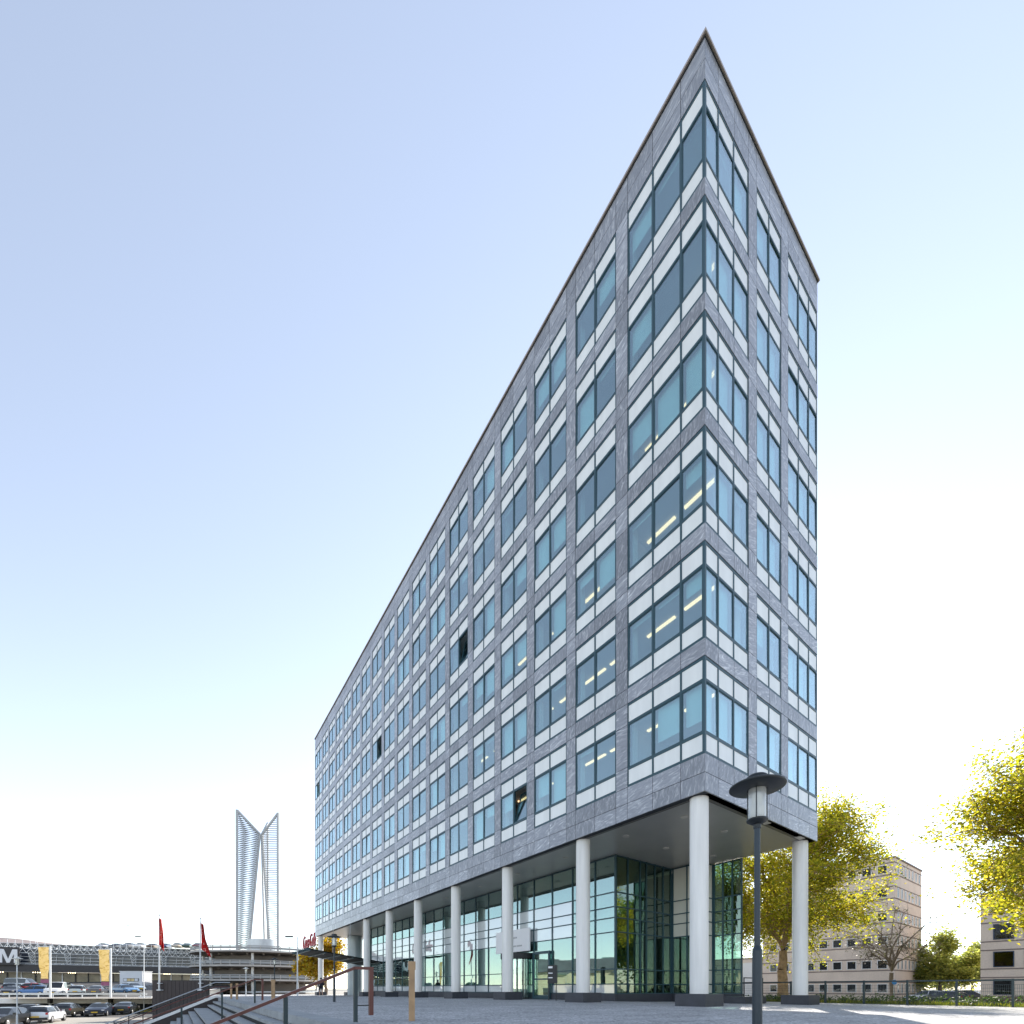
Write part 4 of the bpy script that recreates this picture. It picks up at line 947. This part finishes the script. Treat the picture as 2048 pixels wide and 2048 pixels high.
    for s in (-1, 1):
        xr = P[1][0]
        MB().box(xr - .035, s * .80 - .16 * (s > 0), rz_ - .16, xr + .10, s * .80 + .16 * (s < 0), rz_ + (.02 if kind != 'van' else .25)).build('tail_light', M['taillight'], root)
        xf = P[-2][0]
        MB().box(xf - .12, s * .76 - .24 * (s > 0), P[-2][2] - .10, xf + .035, s * .76 + .24 * (s < 0), P[-2][2] + .035).build('head_light', M['headlight'], root)
        MB().box(.62 if kind != 'van' else 1.15, s * (wv + .10) - .08, .93, .74 if kind != 'van' else 1.27, s * (wv + .10) + .08, 1.06).build('mirror', pa, root)
    MB().box(L0 - .045, -.26, .52, L0 - .01, .26, .63).build('number_plate', M['plate'], root)
    MB().box(L1 + .008, -.26, .42, L1 + .045, .26, .53).build('number_plate', M['plate'], root)
    MB().box(L1 - .02, -.42, .54, L1 + .02, .42, .66).build('grille', M['trim'], root)
    return root
ZL = -2.392
def head(dx, dy): return math.atan2(dy, dx)
car('parked_car', tuple(atY(8, 37.0, ZL)), head(.38, -1), (.012, .013, .015), 'hatch', 'black hatchback facing out beside the tall white lamp')
car('parked_car', tuple(atY(64, 45.5, ZL)), head(-.62, .78), (.022, .021, .023), 'estate', 'black estate car with red tail lights behind the silver estate')
car('parked_car', tuple(atY(91, 41.0, ZL)), head(-.50, .87), (.62, .64, .68), 'estate', 'silver estate car seen from behind in the lower car park', .6)
car('parked_car', tuple(atY(137, 49.0, ZL)), head(-.46, .89), (.045, .042, .032), 'hatch', 'dark olive hatchback seen from behind next to the silver estate')
car('parked_car', tuple(atY(201, 50.5, ZL)), head(.50, -.87), (.014, .022, .042), 'sedan', 'dark blue saloon facing out below the white parapet')
car('parked_car', tuple(atY(253, 54.0, ZL)), head(-.46, .89), (.016, .019, .024), 'sedan', 'black saloon with chrome strip seen from behind near the grass island')
def ud(x, Y): return tuple(atY(x, Y, zdeck(Y) + .012))
car('parked_van', ud(115, 67), head(.50, -.87), (.70, .71, .73), 'van', 'white delivery van on the upper car park deck', .1)
car('parked_car', ud(69, 67.5), head(-.98, -.2), (.03, .13, .36), 'hatch', 'bright blue hatchback side on beside the white van')
car('parked_car', ud(24, 67.5), head(.55, -.84), (.05, .055, .07), 'sedan', 'slate grey saloon behind the guard rail beside the blue hatchback')
car('parked_car', ud(159, 68), head(-.5, .87), (.48, .56, .60), 'hatch', 'pale silver-blue hatchback on the upper deck between van and grey saloon')
car('parked_car', ud(196, 68), head(-.5, .87), (.10, .10, .105), 'sedan', 'mid grey saloon on the upper deck left of the banner pole')
car('parked_car', ud(252, 71), head(.9, -.42), (.10, .22, .40), 'estate', 'steel blue estate parked in front of the white cabin')
car('parked_car', ud(266, 77), head(.9, -.42), (.30, .38, .46), 'estate', 'light blue-grey estate parked closest to the white cabin')
car('parked_van', ud(48, 84), head(.95, .3), (.60, .65, .70), 'van', 'pale blue-white van parked farther back on the deck', .1)
car('parked_car', ud(28, 75), head(-.55, .84), (.04, .045, .06), 'estate', 'dark navy estate in the second row beside the red car')
car('parked_car', ud(76, 76), head(.95, .3), (.40, .03, .03), 'hatch', 'red hatchback half hidden behind the blue hatchback')
car('parked_car', ud(132, 78), head(.9, .4), (.66, .60, .60), 'hatch', 'pale rose hatchback half hidden behind the white van')
# side street on the right
def rs(x, Y): return tuple(atY(x, Y, -1.115))
car('parked_car', rs(1886, 52), head(-.35, .94), (.03, .035, .045), 'hatch', 'dark hatchback with red tail lights behind the wire fence')
car('parked_car', rs(1852, 58), head(-.5, .86), (.55, .57, .6), 'hatch', 'light silver hatchback beside the sunlit end of the beige tower')
car('parked_car', rs(1868, 66), head(-.4, .9), (.40, .42, .45), 'sedan', 'pale grey saloon parked beyond the dark hatchback')
car('parked_car', rs(1945, 62), head(.5, -.86), (.06, .05, .05), 'hatch', 'dark hatchback parked beside the brown brick base')

# ------------------------------------------------------------------ car park furniture
pw = empty('parapet_wall', (0, 62.3, -1.43)); tag(pw, 'long white concrete parapet edging the upper car park', 'wall')
xx = -120.0; seg = MB().box(.02, 0, 0, 3.28, .3, .76).mesh('wall_panel', M['concrete_light'])
while xx < -52: place('wall_panel', seg, pw, (xx, 0, 0)); xx += 3.3
k_end = xx
MB().box(k_end + .02, 0, -.05, -48.9, .32, .98).build('end_panel', M['concrete_light'], pw)
m = MB(); m.bar((-49.0, .32, .45), (-55.0, 24, 1.6), .3, .9); m.build('return_panel', M['concrete_light'], pw)
MB().box(-120, .05, -1.0, -48.9, .35, -.01).build('lower_wall', M['dark'], pw)  # near-black colour paints the shade on the wall below the parapet
gd = empty('guard_rail', (0, 62.9, -.70)); tag(gd, 'grey steel guard rail along the edge of the upper car park', 'guard rail')
MB().box(-120, -.06, .42, -50, 0, .70).build('beam', M['steel'], gd)
for k in range(36): MB().box(-119 + 2.0 * k, .0, -.02, -118.9 + 2.0 * k, .1, .68).build('post', M['steel'], gd)
def banner(x, label):
    base = Vector((atY(x, 61.6).x, 61.6, -2.4)); root = empty('banner_pole', tuple(base)); tag(root, label, 'banner')
    ztop = EYE + (HY - (1891 if x < 150 else 1896)) * 61.6 / FPX + 2.4
    MB().cyl((0, 0, 0), (0, 0, ztop), .13, .10, n=14).build('pole', M['whitesteel'], root)
    MB().box(-.2, -.2, 1.05, .2, .2, 1.75).build('pole_foot', M['black'], root)
    MB().bar((-1.75, 0, ztop - .15), (-.02, 0, ztop - .15), .06).build('arm', M['whitesteel'], root)
    m = MB(); m.grid(lambda s, t: (-1.66 + (1.48 + .0) * s - .0 + .35 * t * (1 - s), .10 * math.sin(t * 9 + s * 3) * (.2 + t), ztop - .22 - 4.25 * t), 10, 22); bb = m.build('cloth', M['banner'], root)
    bb.modifiers.new('thickness', 'SOLIDIFY').thickness = .015
    m = MB(); m.grid(lambda s, t: (-1.30 + 1.15 * s, .05 * math.sin(s * 5), ztop - 4.55 - .5 * t), 6, 3); m.build('hem_cloth', M['purple'], root)
banner(100.5, 'yellow banner on a white pole beside the white delivery van')
banner(221.5, 'yellow banner on a white pole beside the white cabin')
# cabin
cbn = empty('cabin', (atY(262, 95).x, 95, zdeck(95))); tag(cbn, 'flat white cabin with a strip of windows in a painted warm glow on the car park', 'cabin')
MB().box(-2.33, 0, 0, 2.33, 2.6, 3.0).build('wall', M['cabin'], cbn); MB().box(-2.4, -.08, 3.0, 2.4, 2.7, 3.1).build('roof', M['whitesteel'], cbn)
wf = MB().box(-1.55, -.06, .95, 1.6, -.001, 1.62).build('window', M['black'], cbn)
for k in range(4): MB().box(-1.48 + .76 * k, -.07, 1.02, -.80 + .76 * k, -.061, 1.55).build('pane', M['warm'] if k in (1, 2) else M['cabin'], wf)
# grass islands and masts
for i, (x, Y, w, lab) in enumerate(((312, 74, 4.5, 'yellow grass island with a lamp mast at the end of the parapet'), (231, 60.5, 2.6, 'yellow grass bed between the two dark saloons'), (168, 60.0, 2.6, 'yellow grass bed between the olive hatchback and the blue saloon'))):
    c = atY(x, Y if i else 60.0, -2.4); mb = MB(); mb.lathe([(0, .34), (w * .5, .30), (w * .62, .18), (w * .66, 0)], 20); o = mb.build('grass_island', M['island'], None, tuple(c)); o.scale = (1, .5, 1); tag(o, lab, 'planting')
def mast(x, Y, z0, ytop, label, arms=1, r=.07, mat='whitesteel'):
    c = atY(x, Y, z0); H = EYE + (HY - ytop) * Y / FPX - z0; root = empty('lamp_mast', tuple(c)); tag(root, label, 'street lamp')
    MB().cyl((0, 0, 0), (0, 0, H), r, r * .6, n=10).build('pole', M[mat], root)
    for k in range(arms):
        zz = H - .1 - k * 1.9
        for s in ((-1,) if arms == 1 else (-1, 1)):
            MB().bar((0, 0, zz), (s * .75, 0, zz + .12), .06).build('arm', M[mat], root)
            MB().box(s * .75 - .38, -.14, zz + .06, s * .75 + .3, .14, zz + .20).build('lamp_head', M['lampdark'], root)
mast(288, 59.5, -2.35, 1873, 'slim grey lamp mast on the grass island by the parapet end')
mast(595, 44, -.15, 1874, 'slim white street lamp with a short arm before the spiral car ramp')
RZ = 11.2
mast(71, 132, RZ, 1840, 'thin lamp mast on the mall roof above the first banner')
mast(261, 140, RZ, 1851, 'thin lamp mast on the mall roof above the white cabin')
mast(370, 150, RZ, 1846, 'tall mast with four pairs of lamps on the mall roof', 4, .16)
mast(421, 135, RZ - 1, 1860, 'thin lamp mast on the car ramp behind the fanned red flag')

# ------------------------------------------------------------------ shopping mall with its white space truss
mA = atY(-60, 103); mB_ = atY(430, 126)
mang = math.atan2(mB_.y - mA.y, mB_.x - mA.x); mlen = (mB_ - mA).length
mall = empty('shopping_mall', (mA.x, mA.y, 0), mang); tag(mall, 'long dark glazed mall with a white space truss and roof parking', 'building')
MB().box(0, 1.2, 6.3, mlen, 1.4, 11.0).build('glazing', M['mallglass'], mall)
MB().box(0, -.6, 4.5, mlen, 1.19, 6.25).build('fascia', M['fascia'], mall)
MB().box(0, 3.2, 1.0, mlen, 20, 4.49).build('shop_front', M['shop'], mall)
sp = MB()
for k in range(0, int(mlen / 2.4)): MB().box(2.4 * k, 3.0, 1.0, 2.4 * k + .22, 3.19, 4.49).build('shop_mullion', M['fascia'] if k % 3 else M['whitesteel'], mall)
MB().box(0, 1.41, 10.6, mlen, 60, RZ - .01).build('roof', M['concrete'], mall)
tm = MB(); w = .09
for yy, z in ((-1.0, 11.1), (-1.0, 9.9), (-1.0, 8.9), (.9, 10.4), (.6, 8.1), (.6, 7.3), (.4, 6.6), (.4, 6.35)): tm.bar((0, yy, z), (mlen, yy, z), w)
tm.build('truss_chord', M['whitesteel'], mall)
n = int(mlen / 1.25)
tv = MB(); 
for k in range(n):
    x = 1.25 * k
    tv.bar((x, -1, 9.9), (x, -1, 11.9), w * .8); tv.bar((x, -1, 11.1), (x + .62, -1, 9.9), w * .7); tv.bar((x + .62, -1, 9.9), (x + 1.25, -1, 11.1), w * .7)
    tv.bar((x, -1, 9.9), (x + .62, -1, 8.9), w * .7); tv.bar((x + .62, -1, 8.9), (x + 1.25, -1, 9.9), w * .7); tv.bar((x + .62, -1, 9.9), (x + .62, .9, 10.4), w * .7)
    tv.bar((x, .4, 6.35), (x + .3, .4, 6.6), w * .6); tv.bar((x + .3, .4, 6.6), (x + .6, .4, 6.35), w * .6)
tv.build('truss_web', M['whitesteel'], mall, kind='stuff')
for k in range(int(mlen / 6.2)):
    x = 4.0 + 6.2 * k; b = MB()
    b.bar((x - .55, -.9, 8.9), (x - .3, .4, 6.35), w).bar((x + .55, -.9, 8.9), (x + .3, .4, 6.35), w)
    for j in range(4):
        z1, z0 = 8.9 - .64 * j, 8.9 - .64 * (j + 1); y1, y0 = -.9 + .325 * j, -.9 + .325 * (j + 1); h1, h0 = .55 - .062 * j, .55 - .062 * (j + 1)
        b.bar((x - h1, y1, z1), (x, y0, z0), w * .7).bar((x + h1, y1, z1), (x, y0, z0), w * .7)
    b.build('truss_strut', M['whitesteel'], mall)
    MB().bar((x + 2.6, .9, 8.6), (x + 2.4, .9, 6.4), w * .6).bar((x + 3.9, .9, 8.6), (x + 3.7, .9, 6.4), w * .6).build('mullion', M['whitesteel'], mall)
    for j in range(4): MB().cyl((x + .4 * j, .0, 4.30), (x + .4 * j, .0, 4.48), .07, n=8).build('spot_light', M['shoplight'], mall)
# the sign panel with its last letter
sx0 = (Vector((atY(0, 105).x, 105, 0)) - mA).length
MB().box(0, -1.5, 6.0, sx0 + 3.4, -1.15, 10.1).build('sign_panel', M['fascia'], mall)
mm = MB(); X0 = sx0 + .12
for poly in ([(0, 0), (.55, 0), (.55, 3.1), (0, 3.1)], [(2.45, 0), (3.0, 0), (3.0, 3.1), (2.45, 3.1)], [(.55, 3.1), (.55, 2.1), (1.26, 0), (1.74, 0), (2.45, 2.1), (2.45, 3.1), (2.2, 3.1), (1.5, .85), (.8, 3.1)]):
    n_ = len(mm.v); q_ = len(poly); mm.v += [(X0 + x, -1.60, 6.5 + z) for x, z in poly] + [(X0 + x, -1.501, 6.5 + z) for x, z in poly]
    mm.face([n_ + i for i in range(q_)]); 
    for i in range(q_): mm.face((n_ + (i + 1) % q_, n_ + i, n_ + q_ + i, n_ + q_ + (i + 1) % q_))
mm.build('sign_letter', M['signwhite'], mall)
rr_ = random.Random(12); cols_ = [('silver', (.5, .5, .52)), ('black', (.03, .03, .035)), ('grey', (.22, .23, .25)), ('white', (.7, .7, .7)), ('brown', (.14, .09, .06)), ('dark blue', (.03, .05, .12)), ('beige', (.45, .40, .32)), ('dark green', (.03, .07, .05)), ('dark red', (.20, .03, .03))]
for i, x in enumerate((206, 234, 258, 281, 306, 331, 355, 375, 396)):
    dd = rr_.uniform(0, 2); Y = 121 + .05 * i + dd
    car('roof_car', tuple(atY(x, Y, RZ)), head(.3, -.95) + rr_.uniform(-.1, .1), cols_[i][1], ('hatch', 'sedan', 'estate')[i % 3], 'small ' + cols_[i][0] + ' car parked along the edge of the mall roof', group='cars on the mall roof', simple=True)
# pink-roofed building far behind the mall
pk = empty('far_building', (atY(-10, 190).x, 190, 0)); tag(pk, 'pale building with a low rose roof behind the mall', 'building')
MB().box(-30, 0, 0, 26, 20, 18.5).build('wall', M['palestone'], pk)
m = MB(); m.v += [(-31, -1, 18.5), (27, -1, 18.5), (27, 21, 18.5), (-31, 21, 18.5), (-20, 10, 23.4), (-2, 10, 22.4)]
for f in ((0, 1, 5, 4), (1, 2, 5), (2, 3, 4, 5), (3, 0, 4)): m.face(f)
m.build('roof', M['rose'], pk)

# ------------------------------------------------------------------ spiral car ramp
rp = empty('car_ramp', tuple(atY(524, 106, -.6))); tag(rp, 'round concrete multi-storey car ramp with white railings', 'car ramp')
RR = 13.6
for z in (9.0, 6.0, 3.05):
    m = MB(); m.lathe([(4.0, z - .75), (11.0, z - .50), (RR, z - .28), (RR + .05, z), (4.0, z + .02)], 72, smooth=False); dk = m.build('deck', M['concrete'], rp)
    m = MB(); m.lathe([(RR + .06, z - .30), (RR + .14, z - .30), (RR + .14, z + .06), (RR + .06, z + .06), (RR + .06, z - .30)], 72, smooth=False); m.build('deck_edge', M['edge'], dk)
    m = MB()
    for k in range(24):
        a = 2 * math.pi * k / 24; m.bar((5 * math.cos(a), 5 * math.sin(a), z - .92), (11.5 * math.cos(a), 11.5 * math.sin(a), z - .58), .35, .4)
    m.build('deck_beam', M['concrete'], dk)
    m = MB(); m.lathe([(RR - .1, z + .86), (RR - .02, z + .86), (RR - .02, z + 1.02), (RR - .1, z + 1.02), (RR - .1, z + .86)], 72, smooth=False); m.lathe([(RR - .1, z + .3), (RR - .05, z + .3), (RR - .05, z + .75), (RR - .1, z + .75)], 72, smooth=False); m.build('railing', M['rampsteel'], dk)
    pmh = MB().box(-.06, -.06, 0, .06, .06, 1.0).mesh('railing_post', M['edge'])
    for k in range(46):
        a = 2 * math.pi * k / 46; place('railing_post', pmh, dk, (math.cos(a) * (RR - .03), math.sin(a) * (RR - .03), z), a)
MB().cyl((0, 0, -.5), (0, 0, 8.3), 9.2, n=48).build('core', M['concrete'], rp)
MB().cyl((0, 0, 9.02), (0, 0, 12.4), 3.0, n=40).build('core_head', M['steel'], rp)
for k in range(8):
    a = 2 * math.pi * k / 8 + .35; MB().cyl((11.6 * math.cos(a), 11.6 * math.sin(a), -.5), (11.6 * math.cos(a), 11.6 * math.sin(a), 8.55), .26, n=14).build('column', M['concrete_light'], rp)
m = MB(); m.lathe([(RR - .6, .35), (RR - .5, .35), (RR - .5, .62), (RR - .6, .62), (RR - .6, .35)], 60, smooth=False); m.build('ground_barrier', M['steel'], rp)

# ------------------------------------------------------------------ three-winged lattice tower
tw = empty('lattice_tower', tuple(atY(522.5, 132, -.6))); tag(tw, 'slender white tower of three pointed louvred wings behind the car ramp', 'tower')
HO, HI, RO = 51.0, 45.5, 6.1
a0 = math.atan2(-.67, -.74)
for i in range(3):
    a = a0 + i * R(120); d = Vector((math.cos(a), math.sin(a), 0)); nrm = Vector((-d.y, d.x, 0))
    if i == 2: d = d
    ri = lambda z: .35 + (RO - 2.0 - .35) * (1 - z / HI) if z < HI else .35
    wg = MB(); P_ = lambda r, z: d * r + Vector((0, 0, z))
    wg.bar(P_(RO, 0), P_(RO, HO), .55, .45, up=nrm).bar(P_(ri(0), 0), P_(.35, HI), .5, .42, up=nrm).bar(P_(.35, HI), P_(RO, HO - .1), .5, .42, up=nrm)
    wo_ = wg.build('wing_frame', M['tower'], tw)
    sl_ = MB(); z = 1.0
    while z < HO - .8:
        if z < HI: r0 = ri(z)
        else: r0 = .35 + (RO - .35) * (z - HI) / (HO - HI)
        for s in ((-1, 1) if i == 0 else (-1,)):
            if RO - r0 > .5: sl_.bar(P_(r0 + .1, z - s * .22) + nrm * .16 * s, P_(RO - .1, z + s * .22) + nrm * .16 * s, .06, .20)
        z += .52
    sl_.build('louvres', M['slat'], wo_, kind='stuff')

# ------------------------------------------------------------------ things the lobby glass mirrors, left of the view
lh = empty('low_hall', (-66, 8, -2.45), R(4)); tag(lh, 'long cream hall with a dark slate roof, mirrored in the lobby glass', 'building')
MB().box(0, 0, 0, 9, 40, 6.2).build('wall', M['yellowplaster'], lh)
m = MB(); m.v += [(-.4, -.4, 6.2), (9.4, -.4, 6.2), (9.4, 40.4, 6.2), (-.4, 40.4, 6.2), (4.5, 3, 9.0), (4.5, 37, 9.0)]
for f in ((0, 1, 4), (1, 2, 5, 4), (2, 3, 5), (3, 0, 4, 5)): m.face(f)
m.build('roof', M['slate'], lh)
for k in range(8): MB().box(9.0, 2.5 + 4.7 * k, 1.2, 9.05, 4.7 + 4.7 * k, 3.2).build('window', M['darkroom'], lh)
si = empty('silo', (-60, 3, -2.45)); tag(si, 'round cream tank with a flat lid beside the cream hall', 'silo'); MB().cyl((0, 0, 0), (0, 0, 8.5), 4.0, n=36).build('tank', M['yellowplaster'], si); MB().cyl((0, 0, 8.5), (0, 0, 8.8), 4.15, n=36).build('lid', M['slate'], si)

# ------------------------------------------------------------------ person by the far columns
def skin_mesh(name, verts, edges, rad, mat, sub=2):
    me = bpy.data.meshes.new(name); me.from_pydata(verts, edges, []); o = bpy.data.objects.new(name, me); COL.objects.link(o)
    md = o.modifiers.new('s', 'SKIN'); 
    for i, r in enumerate(rad): o.data.skin_vertices[0].data[i].radius = (r, r)
    o.data.skin_vertices[0].data[0].use_root = True
    sb = o.modifiers.new('b', 'SUBSURF'); sb.levels = sub; sb.render_levels = sub
    bpy.context.view_layer.update(); m2 = bpy.data.meshes.new_from_object(o.evaluated_get(bpy.context.evaluated_depsgraph_get())); bpy.data.objects.remove(o)
    m2.name = name; m2.materials.clear(); m2.materials.append(mat); m2.polygons.foreach_set('use_smooth', [True] * len(m2.polygons)); return m2
pa_, pb_ = toAB(atY(642, 43.6)); pz = zp(pa_, pb_)
ps = empty('person', tuple(atY(642, 43.6, pz)), R(120)); tag(ps, 'person in dark clothes walking by the far white column', 'person')
V = [(0, 0, .95), (.01, 0, 1.18), (.02, 0, 1.40), (.03, 0, 1.50), (.05, 0, 1.60), (.06, 0, 1.70), (0, .10, .90), (.16, .10, .50), (.10, .10, .10), (.24, .10, .04), (0, -.10, .90), (-.06, -.10, .49), (-.30, -.10, .14), (-.22, -.10, .05),
     (.02, .20, 1.40), (-.06, .25, 1.14), (.10, .24, .92), (.15, .235, .86), (.02, -.20, 1.40), (.12, -.25, 1.15), (.30, -.22, 1.02), (.36, -.21, 1.0)]
E_ = [(0, 1), (1, 2), (2, 3), (3, 4), (4, 5), (0, 6), (6, 7), (7, 8), (8, 9), (0, 10), (10, 11), (11, 12), (12, 13), (2, 14), (14, 15), (15, 16), (16, 17), (2, 18), (18, 19), (19, 20), (20, 21)]
rad = [.13, .125, .13, .055, .085, .075, .085, .06, .04, .035, .085, .06, .04, .035, .06, .045, .035, .03, .06, .045, .035, .03]
place('body', skin_mesh('body', V, E_, rad, M['skin']), ps)
place('jacket', skin_mesh('jacket', [V[0], V[1], V[2], V[14], V[15], V[16], V[18], V[19], V[20]], [(0, 1), (1, 2), (2, 3), (3, 4), (4, 5), (2, 6), (6, 7), (7, 8)], [.165, .165, .165, .085, .066, .055, .085, .066, .055], M['cloth_dark']), ps)
place('shorts', skin_mesh('shorts', [V[0], V[6], (.10, .10, .62), V[10], (-.04, -.10, .60)], [(0, 1), (1, 2), (0, 3), (3, 4)], [.15, .11, .10, .11, .10], M['cloth_dark']), ps)
MB().lathe([(0, 1.795), (.06, 1.785), (.092, 1.74), (.098, 1.68), (.085, 1.62)], 16, (.045, 0, 0)).build('hair', M['hair'], ps)
for x, y, z in ((.20, .10, 0), (-.24, -.10, .02)): MB().box(x - .12, y - .05, z, x + .14, y + .05, z + .09).build('shoe', M['shoe'], ps)
bgk = MB().box(-.30, -.15, 1.02, -.155, .15, 1.44).build('backpack', M['cloth_dark'], None, tuple(atY(642, 43.6, pz)), R(120)); tag(bgk, 'dark backpack worn by the walking person', 'bag')
